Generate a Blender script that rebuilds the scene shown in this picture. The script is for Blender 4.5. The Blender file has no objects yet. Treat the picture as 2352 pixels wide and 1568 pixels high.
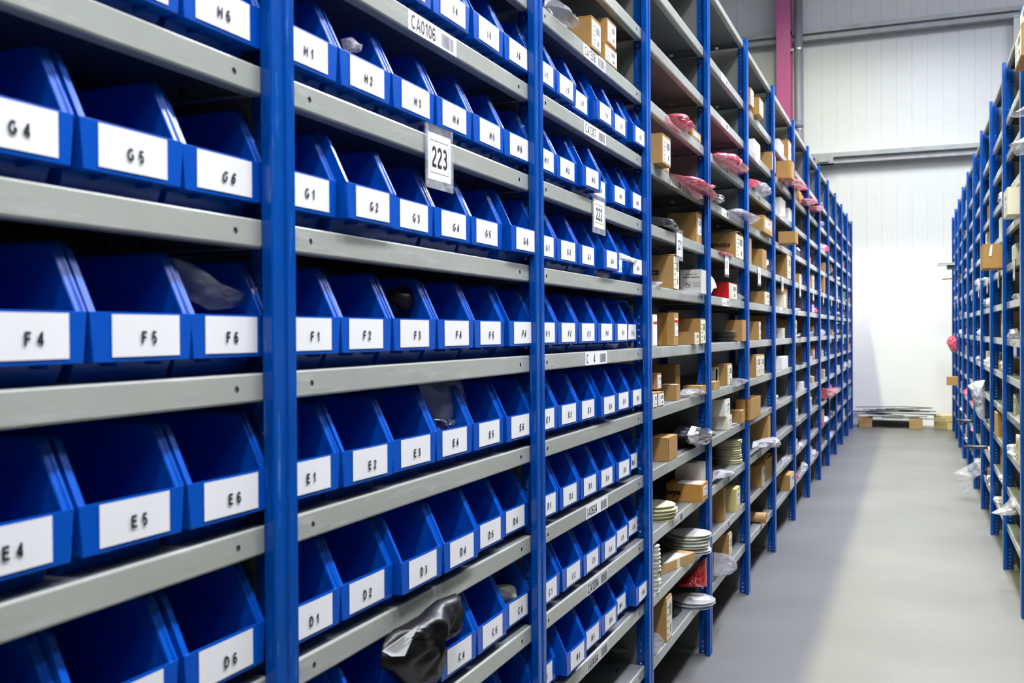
import bpy, bmesh, math, random
from mathutils import Vector, Matrix, noise
PI = math.pi
C = bpy.context.scene.collection
S = bpy.context.scene

# ------------------------------------------------------------------ camera
f_px, yaw, pitch, roll = 2303.55, 0.38213, -0.00895, -0.00644
cam_d = bpy.data.cameras.new('camera'); cam = bpy.data.objects.new('camera', cam_d); C.objects.link(cam)
cam_d.sensor_width = 36.0; cam_d.lens = 36.0 * f_px / 2352.0
fw = Vector((-math.sin(yaw)*math.cos(pitch), math.cos(yaw)*math.cos(pitch), math.sin(pitch)))
r0 = Vector((math.cos(yaw), math.sin(yaw), 0)); u0 = r0.cross(fw)
rr = r0*math.cos(roll) + u0*math.sin(roll); uu = u0*math.cos(roll) - r0*math.sin(roll)
M = Matrix((rr, uu, -fw)).transposed().to_4x4(); M.translation = Vector((0.7921, -1.1749, 1.3509))
cam.matrix_world = M
cam_d.dof.use_dof = True; cam_d.dof.focus_distance = 2.9; cam_d.dof.aperture_fstop = 7.1
cam_d.clip_start = 0.02
S.camera = cam

# ------------------------------------------------------------------ world, lights, exposure
w = bpy.data.worlds.new('world'); S.world = w; w.use_nodes = True
bg = w.node_tree.nodes['Background']; bg.inputs[0].default_value = (0.80, 0.86, 1.0, 1); bg.inputs[1].default_value = 0.25
def area(name, loc, sx, sy, power, col, rot=(0, 0, 0), spread=PI):
    l = bpy.data.lights.new(name, 'AREA'); l.shape = 'RECTANGLE'; l.size = sx; l.size_y = sy; l.energy = power; l.color = col; l.spread = spread
    o = bpy.data.objects.new(name, l); C.objects.link(o); o.location = loc; o.rotation_euler = rot
    return o
COOL = (0.93, 0.94, 1.0); BLUE_FILL = (0.86, 0.88, 1.0); WARM = (1.0, 1.0, 0.55)
for y in (-1.0, 1.1, 3.4): area('aisle_fill_light', (1.05, y, 4.35), .3, 1.3, 80, COOL, (0, 0, 0), 2.6)                  # added low fill over the near aisle, for the lower bin fronts
for y, z in ((5.4, 4.95), (7.6, 5.1), (9.8, 5.5), (11.6, 6.1)): area('aisle_fill_light', (1.05, y, z), .3, 1.3, 135, BLUE_FILL, (0, 0, 0), 2.62)    # added fill over the far aisle, brightening the far shelf lips
for y in (-1, 2, 5, 8, 11): area('side_fill_light', (4.1, y, 6.6), 1.2, 2.4, 80, COOL, (0, 0.55, 0), 2.7)               # added fill from the right, for the left rack fronts
area('rear_fill_light', (1.6, -4.2, 4.6), 2.6, 1.6, 50, BLUE_FILL, (1.0, 0, 0.25))                                             # added fill from behind the camera
area('wall_fill_light', (1.0, 9.8, 7.4), 5.0, 1.6, 210, BLUE_FILL)  # added fill to brighten the end wall
for y in (11.35, 8.85, 6.35, 3.85, 1.35, -1.15): area('batten_lamp', (-0.60, y, 6.8), 0.12, 1.25, 92 if y < 11 else 125, WARM, (0, 0, 0), 2.35)   # hanging battens above the left rack
S.view_settings.view_transform = 'Standard'; S.view_settings.look = 'None'
S.view_settings.exposure = 0.0; S.view_settings.gamma = 1.0; S.view_settings.use_curve_mapping = False

# ------------------------------------------------------------------ materials
def lin(c): return tuple((v/12.92 if v <= .04045 else ((v+.055)/1.055)**2.4) for v in [x/255 for x in c])
def mat(name, rgb, rough=.5, metal=0.0, spec=.5, noise_amt=0.0, nscale=8.0, bump=0.0, bscale=40.0, coat=0.0, trans=0.0, alpha=1.0, stretch=None):
    m = bpy.data.materials.new(name); m.use_nodes = True
    nt = m.node_tree; b = nt.nodes['Principled BSDF']
    c = lin(rgb)
    b.inputs['Base Color'].default_value = (*c, 1); b.inputs['Roughness'].default_value = rough; b.inputs['Metallic'].default_value = metal
    b.inputs['Specular IOR Level'].default_value = spec; b.inputs['Coat Weight'].default_value = coat
    b.inputs['Transmission Weight'].default_value = trans; b.inputs['Alpha'].default_value = alpha
    if noise_amt or bump:
        tc = nt.nodes.new('ShaderNodeTexCoord'); mp = nt.nodes.new('ShaderNodeMapping')
        if stretch: mp.inputs['Scale'].default_value = stretch
        nt.links.new(tc.outputs['Object'], mp.inputs['Vector'])
    if noise_amt:
        n = nt.nodes.new('ShaderNodeTexNoise'); n.inputs['Scale'].default_value = nscale; n.inputs['Detail'].default_value = 5
        nt.links.new(mp.outputs['Vector'], n.inputs['Vector'])
        cr = nt.nodes.new('ShaderNodeValToRGB'); cr.color_ramp.elements[0].position = .3; cr.color_ramp.elements[1].position = .7
        cr.color_ramp.elements[0].color = (*[v*(1-noise_amt) for v in c], 1); cr.color_ramp.elements[1].color = (*[min(1, v*(1+noise_amt)) for v in c], 1)
        nt.links.new(n.outputs['Fac'], cr.inputs['Fac']); nt.links.new(cr.outputs['Color'], b.inputs['Base Color'])
    if bump:
        n2 = nt.nodes.new('ShaderNodeTexNoise'); n2.inputs['Scale'].default_value = bscale; n2.inputs['Detail'].default_value = 4
        nt.links.new(mp.outputs['Vector'], n2.inputs['Vector'])
        bp = nt.nodes.new('ShaderNodeBump'); bp.inputs['Strength'].default_value = bump; bp.inputs['Distance'].default_value = .01
        nt.links.new(n2.outputs['Fac'], bp.inputs['Height']); nt.links.new(bp.outputs['Normal'], b.inputs['Normal'])
    return m
def film(name, rgb, op, rough=.12):
    m = bpy.data.materials.new(name); m.use_nodes = True; nt = m.node_tree
    b = nt.nodes['Principled BSDF']; b.inputs['Base Color'].default_value = (*lin(rgb), 1); b.inputs['Roughness'].default_value = rough
    b.inputs['Alpha'].default_value = op; b.inputs['Coat Weight'].default_value = .6; b.inputs['Coat Roughness'].default_value = .08
    tc = nt.nodes.new('ShaderNodeTexCoord'); n = nt.nodes.new('ShaderNodeTexNoise'); n.inputs['Scale'].default_value = 28; n.inputs['Detail'].default_value = 3
    nt.links.new(tc.outputs['Object'], n.inputs['Vector']); bp = nt.nodes.new('ShaderNodeBump'); bp.inputs['Strength'].default_value = .5; bp.inputs['Distance'].default_value = .02
    nt.links.new(n.outputs['Fac'], bp.inputs['Height']); nt.links.new(bp.outputs['Normal'], b.inputs['Normal'])
    return m
MT = dict(
 post=mat('blue_powder_coat', (0, 75, 165), .17, spec=.42, noise_amt=.10, nscale=14, bump=.04, bscale=60),
 shelf=mat('grey_enamel', (172, 176, 168), .24, spec=.5, noise_amt=.07, nscale=6, bump=.035, bscale=9, coat=.25, stretch=(1, .5, 1.5)),
 deck=mat('shaded_grey_enamel', (116, 119, 122), .42, noise_amt=.06, nscale=5),  # same sheet as the lips, darkened for the shade between shelves
 panel=mat('grey_sheet', (104, 105, 103), .45, noise_amt=.05, nscale=3),
 zinc=mat('zinc_steel', (190, 192, 190), .35, metal=.8),
 hole=mat('dark_gap_tone', (14, 14, 16), .8),
 bin=mat('blue_polypropylene', (0, 82, 190), .25, spec=.38, noise_amt=.03, nscale=5),
 paper=mat('white_paper', (244, 244, 246), .6),
 paper2=mat('grey_paper', (205, 205, 208), .6),
 cream_paper=mat('cream_paper', (232, 228, 204), .6),
 ink=mat('black_ink', (22, 22, 26), .6),
 grey_ink=mat('grey_ink', (120, 122, 128), .6),
 red_ink=mat('red_ink', (205, 40, 36), .5),
 kraft=mat('kraft_card', (176, 136, 78), .75, noise_amt=.07, nscale=9, bump=.05, bscale=70),
 tan=mat('tan_card', (192, 156, 106), .75, noise_amt=.06, nscale=9),
 orange=mat('orange_card', (196, 140, 66), .7, noise_amt=.05, nscale=9),
 cream=mat('cream_card', (232, 226, 204), .65, noise_amt=.03),
 yellowish=mat('pale_yellow_card', (214, 198, 132), .65, noise_amt=.04),
 white=mat('white_card', (240, 240, 236), .55, noise_amt=.03),
 greybox=mat('grey_card', (204, 202, 194), .6, noise_amt=.03),
 redcard=mat('red_card', (206, 16, 18), .4),
 tape=mat('brown_tape', (160, 116, 52), .25, spec=.6),
 clear=film('clear_film', (226, 228, 236), .24),
 clear2=film('milky_film', (206, 206, 214), .5, .18),
 wrap=film('white_wrap', (222, 222, 230), .82, .3),
 sleeve=film('clear_sleeve', (220, 224, 230), .22, .05),
 pink=film('pink_film', (238, 96, 124), .82, .25),
 pink2=film('pale_pink_film', (232, 150, 170), .6, .25),
 red=film('red_film', (190, 20, 36), .85, .25),
 foil=mat('antistatic_foil', (190, 192, 196), .16, metal=.9, bump=.5, bscale=26),
 darkfoil=mat('dark_antistatic_foil', (86, 86, 92), .2, metal=.7, bump=.5, bscale=26),
 black=mat('black_film', (13, 13, 15), .34, spec=.35, bump=.15, bscale=14),
 reel=mat('cream_reel', (226, 222, 186), .45, noise_amt=.03),
 reelw=mat('white_reel', (224, 226, 222), .35),
 reelc=film('clear_reel', (224, 228, 230), .6, .15),
 darktray=mat('dark_tray', (60, 62, 68), .35),
 teal=mat('teal_card', (96, 160, 172), .6), green=mat('green_card', (110, 150, 84), .6), purple=mat('purple_card', (84, 44, 150), .5),
 yellow=mat('yellow_label', (224, 204, 40), .5),
 wall=mat('white_cladding', (200, 203, 206), .5, noise_amt=.015, nscale=1.5),
 block=mat('painted_blockwork', (244, 245, 246), .6, noise_amt=.01, nscale=2.0, bump=.05, bscale=6),
 galv=mat('galvanised_steel', (150, 154, 158), .45, metal=.15, noise_amt=.12, nscale=7),
 column=mat('magenta_paint', (164, 72, 128), .5, noise_amt=.04, nscale=2),
 pipe=mat('grey_plastic_pipe', (120, 122, 136), .45),
 wood=mat('pallet_wood', (168, 138, 92), .8, noise_amt=.2, nscale=6, stretch=(1, 6, 6)),
 strip=mat('grey_metal_strip', (128, 133, 132), .5, metal=.15, noise_amt=.15, nscale=5),
 ceil=mat('grey_roof_sheet', (128, 132, 138), .7),
 sidewall=mat('grey_side_cladding', (120, 124, 130), .6),
)
def scuffs(m, rgb, scale, lo, hi, amt, st):
    nt = m.node_tree; b = nt.nodes['Principled BSDF']; src = b.inputs['Base Color'].links[0].from_socket
    tc = nt.nodes.new('ShaderNodeTexCoord'); mp = nt.nodes.new('ShaderNodeMapping'); mp.inputs['Scale'].default_value = st
    n = nt.nodes.new('ShaderNodeTexNoise'); n.inputs['Scale'].default_value = scale; n.inputs['Detail'].default_value = 6; n.inputs['Roughness'].default_value = .65
    cr = nt.nodes.new('ShaderNodeValToRGB'); cr.color_ramp.elements[0].position = lo; cr.color_ramp.elements[1].position = hi
    cr.color_ramp.elements[0].color = (0, 0, 0, 1); cr.color_ramp.elements[1].color = (amt, amt, amt, 1)
    mx = nt.nodes.new('ShaderNodeMixRGB'); mx.inputs[2].default_value = (*lin(rgb), 1)
    nt.links.new(tc.outputs['Object'], mp.inputs['Vector']); nt.links.new(mp.outputs['Vector'], n.inputs['Vector']); nt.links.new(n.outputs['Fac'], cr.inputs['Fac'])
    nt.links.new(cr.outputs['Color'], mx.inputs[0]); nt.links.new(src, mx.inputs[1]); nt.links.new(mx.outputs['Color'], b.inputs['Base Color'])
scuffs(MT['post'], (120, 160, 230), 9, .58, .70, .35, (9, 9, .8))
scuffs(MT['shelf'], (205, 208, 204), 12, .54, .68, .5, (2, .7, 7))
scuffs(MT['shelf'], (120, 126, 124), 7, .56, .74, .5, (2, .9, 6))
# concrete floor: speckle and faint scuffs
m = bpy.data.materials.new('sealed_concrete'); m.use_nodes = True; nt = m.node_tree; b = nt.nodes['Principled BSDF']
tc = nt.nodes.new('ShaderNodeTexCoord')
def tn(scale, det): 
    n = nt.nodes.new('ShaderNodeTexNoise'); n.inputs['Scale'].default_value = scale; n.inputs['Detail'].default_value = det; nt.links.new(tc.outputs['Object'], n.inputs['Vector']); return n
big, fine = tn(1.1, 5), tn(190, 2)
cr = nt.nodes.new('ShaderNodeValToRGB'); cr.color_ramp.elements[0].position = .3; cr.color_ramp.elements[1].position = .72
cr.color_ramp.elements[0].color = (*lin((102, 102, 102)), 1); cr.color_ramp.elements[1].color = (*lin((118, 118, 117)), 1)
nt.links.new(big.outputs['Fac'], cr.inputs['Fac'])
cr2 = nt.nodes.new('ShaderNodeValToRGB'); cr2.color_ramp.elements[0].position = .28; cr2.color_ramp.elements[1].position = .40
cr2.color_ramp.elements[0].color = (.62, .62, .62, 1); cr2.color_ramp.elements[1].color = (1, 1, 1, 1)
nt.links.new(fine.outputs['Fac'], cr2.inputs['Fac'])
mx = nt.nodes.new('ShaderNodeMixRGB'); mx.blend_type = 'MULTIPLY'; mx.inputs[0].default_value = .6
nt.links.new(cr.outputs['Color'], mx.inputs[1]); nt.links.new(cr2.outputs['Color'], mx.inputs[2]); nt.links.new(mx.outputs['Color'], b.inputs['Base Color'])
b.inputs['Roughness'].default_value = .42; b.inputs['Specular IOR Level'].default_value = .35
MT['floor'] = m

# ------------------------------------------------------------------ mesh helpers
class MB:
    def __init__(s): s.v = []; s.f = []; s.m = []; s.mats = []
    def mi(s, k):
        if k not in s.mats: s.mats.append(k)
        return s.mats.index(k)
    def add(s, vs, fs, k):
        o = len(s.v); s.v += [tuple(v) for v in vs]; i = s.mi(k)
        for f in fs: s.f.append(tuple(o+a for a in f)); s.m.append(i)
    def quad(s, a, b, c, d, k): s.add([a, b, c, d], [(0, 1, 2, 3)], k)
    def box(s, x0, x1, y0, y1, z0, z1, k):
        v = [(x0, y0, z0), (x1, y0, z0), (x1, y1, z0), (x0, y1, z0), (x0, y0, z1), (x1, y0, z1), (x1, y1, z1), (x0, y1, z1)]
        s.add(v, [(0, 3, 2, 1), (4, 5, 6, 7), (0, 1, 5, 4), (1, 2, 6, 5), (2, 3, 7, 6), (3, 0, 4, 7)], k)
    def tube(s, p, q, r, k, n=10):
        p, q = Vector(p), Vector(q); d = (q-p).normalized(); a = d.orthogonal().normalized(); bb = d.cross(a)
        vs = [p+(a*math.cos(t)+bb*math.sin(t))*r for t in [2*PI*i/n for i in range(n)]]+[q+(a*math.cos(t)+bb*math.sin(t))*r for t in [2*PI*i/n for i in range(n)]]
        s.add(vs, [(i, (i+1) % n, n+(i+1) % n, n+i) for i in range(n)]+[tuple(range(n))[::-1], tuple(range(n, 2*n))], k)
    def lathe(s, prof, k, n=28, c=(0, 0, 0)):
        vs = [(c[0]+r*math.cos(2*PI*i/n), c[1]+r*math.sin(2*PI*i/n), c[2]+z) for r, z in prof for i in range(n)]
        s.add(vs, [(j*n+i, j*n+(i+1) % n, (j+1)*n+(i+1) % n, (j+1)*n+i) for j in range(len(prof)-1) for i in range(n)], k)
    def mesh(s, name, smooth=False, bevel=0.0, seg=1):
        me = bpy.data.meshes.new(name); me.from_pydata(s.v, [], s.f)
        for k in s.mats: me.materials.append(MT[k])
        for p, i in zip(me.polygons, s.m): p.material_index = i; p.use_smooth = smooth
        if bevel:
            bm = bmesh.new(); bm.from_mesh(me); bmesh.ops.remove_doubles(bm, verts=bm.verts, dist=1e-5)
            es = [e for e in bm.edges if len(e.link_faces) == 2 and e.calc_face_angle(0) > .5]
            bmesh.ops.bevel(bm, geom=es, offset=bevel, segments=seg, affect='EDGES', profile=.5, clamp_overlap=True)
            bmesh.ops.recalc_face_normals(bm, faces=bm.faces); bm.to_mesh(me); bm.free()
        me.update(); return me
def link(name, me, parent=None, loc=(0, 0, 0), rot=(0, 0, 0)):
    o = bpy.data.objects.new(name, me); C.objects.link(o); o.location = loc; o.rotation_euler = rot
    if parent: o.parent = parent
    return o
def tag(o, label, cat, group=None, kind=None):
    o['label'] = label; o['category'] = cat
    if group: o['group'] = group
    if kind: o['kind'] = kind
    return o
def thing(name, label, cat, loc=(0, 0, 0), rot=(0, 0, 0), group=None):
    return tag(link(name, None, None, loc, rot), label, cat, group)
def struct(name, mb, smooth=False):
    o = link(name, mb.mesh(name, smooth)); o['kind'] = 'structure'; return o

# text as filled polygons; local x = reading direction, y = up, centred
_tc = {}
def text_polys(s, shear=0.0, bold=.012, squeeze=1.0):
    key = (s, shear, bold, squeeze)
    if key in _tc: return _tc[key]
    cu = bpy.data.curves.new('lettering', 'FONT'); cu.body = s; cu.size = 1.0; cu.shear = shear; cu.offset = bold; cu.fill_mode = 'FRONT'; cu.resolution_u = 3
    o = bpy.data.objects.new('lettering', cu); C.objects.link(o); bpy.context.view_layer.update()
    me = bpy.data.meshes.new_from_object(o.evaluated_get(bpy.context.evaluated_depsgraph_get()))
    vs = [v.co.copy() for v in me.vertices]; fs = [tuple(p.vertices) for p in me.polygons]
    bpy.data.objects.remove(o); bpy.data.curves.remove(cu); bpy.data.meshes.remove(me)
    x0, x1 = min(v.x for v in vs), max(v.x for v in vs); y0, y1 = min(v.y for v in vs), max(v.y for v in vs)
    r = ([((v.x-(x0+x1)/2)*squeeze, v.y-(y0+y1)/2) for v in vs], fs, (x1-x0)*squeeze, y1-y0)
    _tc[key] = r; return r
# plain bold grotesque capitals and figures drawn as thick strokes (cap height 1)
def _arc(cx, cy, rx, ry, a0, a1, n=10): return [(cx+rx*math.cos(math.radians(a0+(a1-a0)*i/n)), cy+ry*math.sin(math.radians(a0+(a1-a0)*i/n))) for i in range(n+1)]
_h = .085
GL = {
 'A': (.72, [[(.06, 0), (.36, .93), (.66, 0)], [(.19, .30), (.53, .30)]]),
 'B': (.70, [[(.10, 0), (.10, 1)], [(.10, .915), (.38, .915)]+_arc(.38, .73, .19, .185, 90, -90)+[(.10, .545)], [(.38, .545)]+_arc(.39, .315, .22, .23, 90, -90)+[(.10, .085)]]),
 'C': (.72, [_arc(.38, .5, .29, .415, 48, 312, 18)]),
 'D': (.72, [[(.10, 0), (.10, 1)], [(.10, .915), (.32, .915)]+_arc(.32, .5, .31, .415, 90, -90, 14)+[(.10, .085)]]),
 'E': (.66, [[(.10, 0), (.10, 1)], [(.10, .915), (.60, .915)], [(.10, .53), (.56, .53)], [(.10, .085), (.62, .085)]]),
 'F': (.62, [[(.10, 0), (.10, 1)], [(.10, .915), (.58, .915)], [(.10, .50), (.52, .50)]]),
 'G': (.76, [_arc(.38, .5, .29, .415, 45, 330, 18)+[(.635, .44)], [(.40, .44), (.72, .44)]]),
 'H': (.72, [[(.10, 0), (.10, 1)], [(.62, 0), (.62, 1)], [(.10, .53), (.62, .53)]]),
 'I': (.28, [[(.14, 0), (.14, 1)]]),
 '0': (.58, [_arc(.29, .5, .205, .415, 90, 450, 22)]),
 '1': (.50, [[(.34, 0), (.34, 1)], [(.34, .93), (.25, .80), (.10, .72)]]),
 '2': (.58, [_arc(.285, .70, .19, .215, 170, -20, 12)+[(.38, .50), (.16, .27), (.10, .085)], [(.05, .085), (.53, .085)]]),
 '3': (.58, [_arc(.27, .72, .175, .195, 150, -80, 12)+_arc(.27, .30, .20, .215, 75, -150, 14)]),
 '4': (.58, [[(.40, 0), (.40, 1)], [(.40, .93), (.06, .32)], [(.03, .28), (.55, .28)]]),
 '5': (.58, [[(.51, .915), (.165, .915), (.115, .48)]+_arc(.275, .315, .205, .235, 118, -138, 16)]),
 '6': (.58, [_arc(.29, .31, .20, .225, 90, 450, 18), [(.095, .35)]+_arc(.30, .62, .205, .295, 180, 35, 12)]),
 '7': (.58, [[(.05, .915), (.52, .915), (.32, .5), (.22, 0)]]),
 '8': (.58, [_arc(.29, .735, .165, .18, 90, 450, 16), _arc(.29, .29, .20, .205, 90, 450, 18)]),
 '9': (.58, [_arc(.29, .69, .20, .225, 90, 450, 18), [(.485, .65)]+_arc(.28, .38, .205, .295, 0, -145, 12)]),
 ' ': (.40, []),
}
def glyph_polys(s, shear=0.0, squeeze=1.0, wt=.104, **kw):
    vs, fs, x = [], [], 0.0
    for ch in s:
        adv, strokes = GL[ch]
        for st in strokes:
            o = len(vs); n = len(st); closed = math.hypot(st[0][0]-st[-1][0], st[0][1]-st[-1][1]) < 1e-4
            for i, p in enumerate(st):
                q0 = st[i-1] if i > 0 else (st[-2] if closed else None); q1 = st[i+1] if i < n-1 else (st[1] if closed else None)
                d0 = Vector((p[0]-q0[0], p[1]-q0[1])).normalized() if q0 else None; d1 = Vector((q1[0]-p[0], q1[1]-p[1])).normalized() if q1 else None
                d = ((d0 or d1)+(d1 or d0)); d = d.normalized() if d.length > 1e-6 else (d0 or d1)
                nn = Vector((-d.y, d.x)); k = wt/max(.45, nn.dot(Vector((-(d1 or d0).y, (d1 or d0).x))))
                for sg in (1, -1): vs.append((x+p[0]+nn.x*k*sg, p[1]+nn.y*k*sg))
            fs += [(o+2*i, o+2*i+1, o+2*i+3, o+2*i+2) for i in range(n-1)]
        x += adv+.06
    x0, x1 = min(v[0] for v in vs), max(v[0] for v in vs)
    vs = [((v[0]-(x0+x1)/2)*squeeze+(v[1]-.5)*shear, v[1]-.5) for v in vs]
    return vs, fs, (x1-x0)*squeeze, 1.0
def text_on(mb, s, height, org, ux, uy, k='ink', **kw):
    vs, fs, w_, h_ = glyph_polys(s, **kw) if all(ch in GL for ch in s) else text_polys(s, **kw); sc = height/h_
    org, ux, uy = Vector(org), Vector(ux), Vector(uy)
    mb.add([org+ux*(x*sc)+uy*(y*sc) for x, y in vs], fs, k)
    return w_*sc
def rect_on(mb, org, ux, uy, x0, x1, y0, y1, k):
    org, ux, uy = Vector(org), Vector(ux), Vector(uy)
    mb.quad(org+ux*x0+uy*y0, org+ux*x1+uy*y0, org+ux*x1+uy*y1, org+ux*x0+uy*y1, k)
def barcode_on(mb, org, ux, uy, x0, x1, y0, y1, seed, k='grey_ink', n=14):
    r = random.Random(seed); x = x0; st = (x1-x0)/n
    while x < x1-st*.3:
        wd = st*r.choice((.35, .5, .7)); rect_on(mb, org, ux, uy, x, min(x+wd, x1), y0, y1, k); x += wd+st*r.choice((.25, .4, .55))

# ------------------------------------------------------------------ room
XL = -0.018                      # front plane of the shelf lips, left rack (posts stand at x = 0)
XR = 1.2495
WY = 14.1
mb = MB(); mb.box(-7, 7, -6, 14.5, -.12, 0, 'floor'); struct('floor', mb)
mb = MB(); mb.box(-7.2, 7.2, -6.2, 14.8, 7.6, 7.75, 'ceil'); struct('ceiling', mb)
mb = MB(); mb.box(-7.2, -7, -6.2, 14.8, -.12, 7.6, 'sidewall'); struct('wall_left', mb)
mb = MB(); mb.box(7, 7.2, -6.2, 14.8, -.12, 7.6, 'sidewall'); struct('wall_right', mb)
mb = MB(); mb.box(-7, 7, -6.2, -6, -.12, 7.6, 'sidewall'); struct('wall_front', mb)
# back wall: profiled cladding panels above painted blockwork
mb = MB(); x = -7.0
yb = WY+.12
while x < 7:
    for a, b_, d in ((0, .055, 0), (.055, .061, -.001), (.061, .066, 0), (.066, .125, 0), (.125, .131, -.001), (.131, .136, 0), (.136, .188, 0), (.188, .1945, .007), (.1945, .2045, .002)):
        mb.quad((x+a, yb+max(d, 0)*.6+min(d, 0), 2.2), (x+b_, yb+max(d, 0)*.6+min(d, 0), 2.2), (x+b_, yb+max(d, 0)*.6+min(d, 0), 7.6), (x+a, yb+max(d, 0)*.6+min(d, 0), 7.6), 'wall')
    x += .2045
mb.box(-7, 7, yb+.012, yb+.1, -.12, 7.6, 'wall'); struct('wall_back', mb)
mb = MB()
zc = 0.0; row_ = 0
while zc < 2.39:                  # blocks 0.44 x 0.215 with fine raked joints
    zt = min(zc+.213, 2.41); x = -7.0-(.22 if row_ % 2 else 0)
    while x < 7:
        mb.box(max(x, -7), min(x+.4385, 7), WY, WY+.1, zc, zt, 'block'); x += .44
    zc += .2145; row_ += 1
mb.box(-7, 7, WY+.0012, WY+.11, 0, 2.405, 'block'); struct('trim_1', mb)
def purlin(z, x0, x1, name):
    mb = MB(); y0 = WY-.06
    mb.box(x0, x1, y0, y0+.16, z-.006, z, 'galv'); mb.box(x0, x1, y0, y0+.005, z-.062, z-.006, 'galv')
    mb.box(x0, x1, y0+.05, y0+.16, z-.150, z-.008, 'galv'); mb.box(x0, x1, y0+.03, y0+.05, z-.150, z-.144, 'galv')
    return struct(name, mb)
purlin(3.92, -.72, 7, 'trim_2'); purlin(5.74, -7, 7, 'trim_3')
mb = MB(); mb.box(-.55, -.30, WY-.07, WY+.1, 3.77, 3.86, 'galv'); mb.box(-.50, -.36, WY-.10, WY-.07, 3.79, 3.85, 'galv'); struct('trim_4', mb)
mb = MB(); mb.box(2.05, 2.13, WY-.02, WY+.04, 3.95, 5.62, 'wall'); struct('trim_5', mb)
# steel column (I-section) and rainwater pipe in front of the cladding
mb = MB(); mb.box(-1.065, -.865, WY-.30, WY-.288, 0, 7.6, 'column'); mb.box(-1.065, -.865, WY-.06, WY-.048, 0, 7.6, 'column'); mb.box(-.972, -.958, WY-.29, WY-.05, 0, 7.6, 'column')
tag(struct('steel_column', mb), 'magenta painted steel column against the white cladding', 'column')
t = thing('rainwater_pipe', 'grey rainwater pipe beside the magenta column', 'pipe', (-.775, WY-.10, 0))
mb = MB(); mb.tube((0, 0, 0), (0, 0, 7.5), .062, 'pipe', 16); link('pipe', mb.mesh('pipe', True), t)
mb = MB(); mb.tube((0, 0, 4.30), (0, 0, 4.40), .069, 'pipe', 16); link('socket', mb.mesh('socket', True), t)
for z in (4.28, 5.45):
    mb = MB(); mb.lathe([(.063, -.013), (.068, -.013), (.068, .013), (.063, .013), (.063, -.013)], 'zinc', 20, (0, 0, z)); mb.box(-.13, -.06, -.02, .0, z-.013, z+.013, 'zinc'); link('bracket', mb.mesh('bracket'), t)

# ------------------------------------------------------------------ shelving parts (local: x = 0 is the post front, -x into the rack, y along the rack)
H = 2.842; DEPTH = .46
def ZS(z): return 1.3509+(z-1.3509)*1.0227
def ring_cell(mb, c0, c1, ax0, ax1, fix, r, k, n=8):
    """square cell with a round hole in a plane; ax0/ax1 give axis vectors, fix the plane offset vector"""
    (a0, a1), (b0, b1) = c0, c1
    ca, cb = (a0+a1)/2, (b0+b1)/2
    sq = [(a1, cb), (a1, b1), (ca, b1), (a0, b1), (a0, cb), (a0, b0), (ca, b0), (a1, b0)]
    ci = [(ca+r*math.cos(2*PI*i/8), cb+r*math.sin(2*PI*i/8)) for i in range(8)]
    P = lambda q: Vector(fix)+Vector(ax0)*q[0]+Vector(ax1)*q[1]
    mb.add([P(q) for q in sq+ci], [(i, (i+1) % 8, 8+(i+1) % 8, 8+i) for i in range(8)], k)
def post_mesh(h=H):
    mb = MB()
    prof = [(-.056, -.016), (-.056, -.002), (-.054, 0), (-.035, 0), (-.033, -.003), (-.023, -.003), (-.021, 0), (-.002, 0), (0, -.002), (0, -.016)]
    for (y0, x0), (y1, x1) in zip(prof, prof[1:]): mb.quad((x0, y0, 0), (x1, y1, 0), (x1, y1, h), (x0, y0, h), 'post')
    mb.quad((-.016, 0, 0), (-.016, -.056, 0), (-.016, -.056, h), (-.016, 0, h), 'post')
    mb.add([(x, y, h) for y, x in prof], [tuple(range(len(prof)))], 'post')
    p = .0204; n = int(h/p)
    for i in range(n):                                # perforated web
        web_cell(mb, i*p, (i+1)*p)
    z = n*p
    mb.quad((-.054, -.028, z), (-.016, -.028, z), (-.016, -.028, h), (-.054, -.028, h), 'post')
    mb.quad((-.054, -.028, 0), (-.054, -.020, 0), (-.054, -.020, h), (-.054, -.028, h), 'post')
    return mb.mesh('upright')
def web_cell(mb, z0, z1):
    ring_cell(mb, (-.046, -.026), (z0, z1), (1, 0, 0), (0, 0, 1), (0, -.028, 0), .0034, 'post')
    mb.quad((-.054, -.028, z0), (-.046, -.028, z0), (-.046, -.028, z1), (-.054, -.028, z1), 'post')
    mb.quad((-.026, -.028, z0), (-.016, -.028, z0), (-.016, -.028, z1), (-.026, -.028, z1), 'post')
POST = post_mesh()
def rear_mesh():
    mb = MB(); mb.box(-DEPTH-.016, -DEPTH, -.056, 0, 0, H, 'post'); mb.box(-DEPTH, -DEPTH+.038, -.030, -.027, 0, H, 'post'); return mb.mesh('rear_upright')
REAR = rear_mesh()
def panel_mesh(z0, z1):
    mb = MB(); mb.box(-DEPTH+.002, -.050, -.0305, -.0285, z0, z1, 'panel'); return mb.mesh('side_panel')
PAN_HI, PAN_LO = panel_mesh(ZS(1.53), H-.02), panel_mesh(.03, ZS(1.06))
_sh = {}
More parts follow.
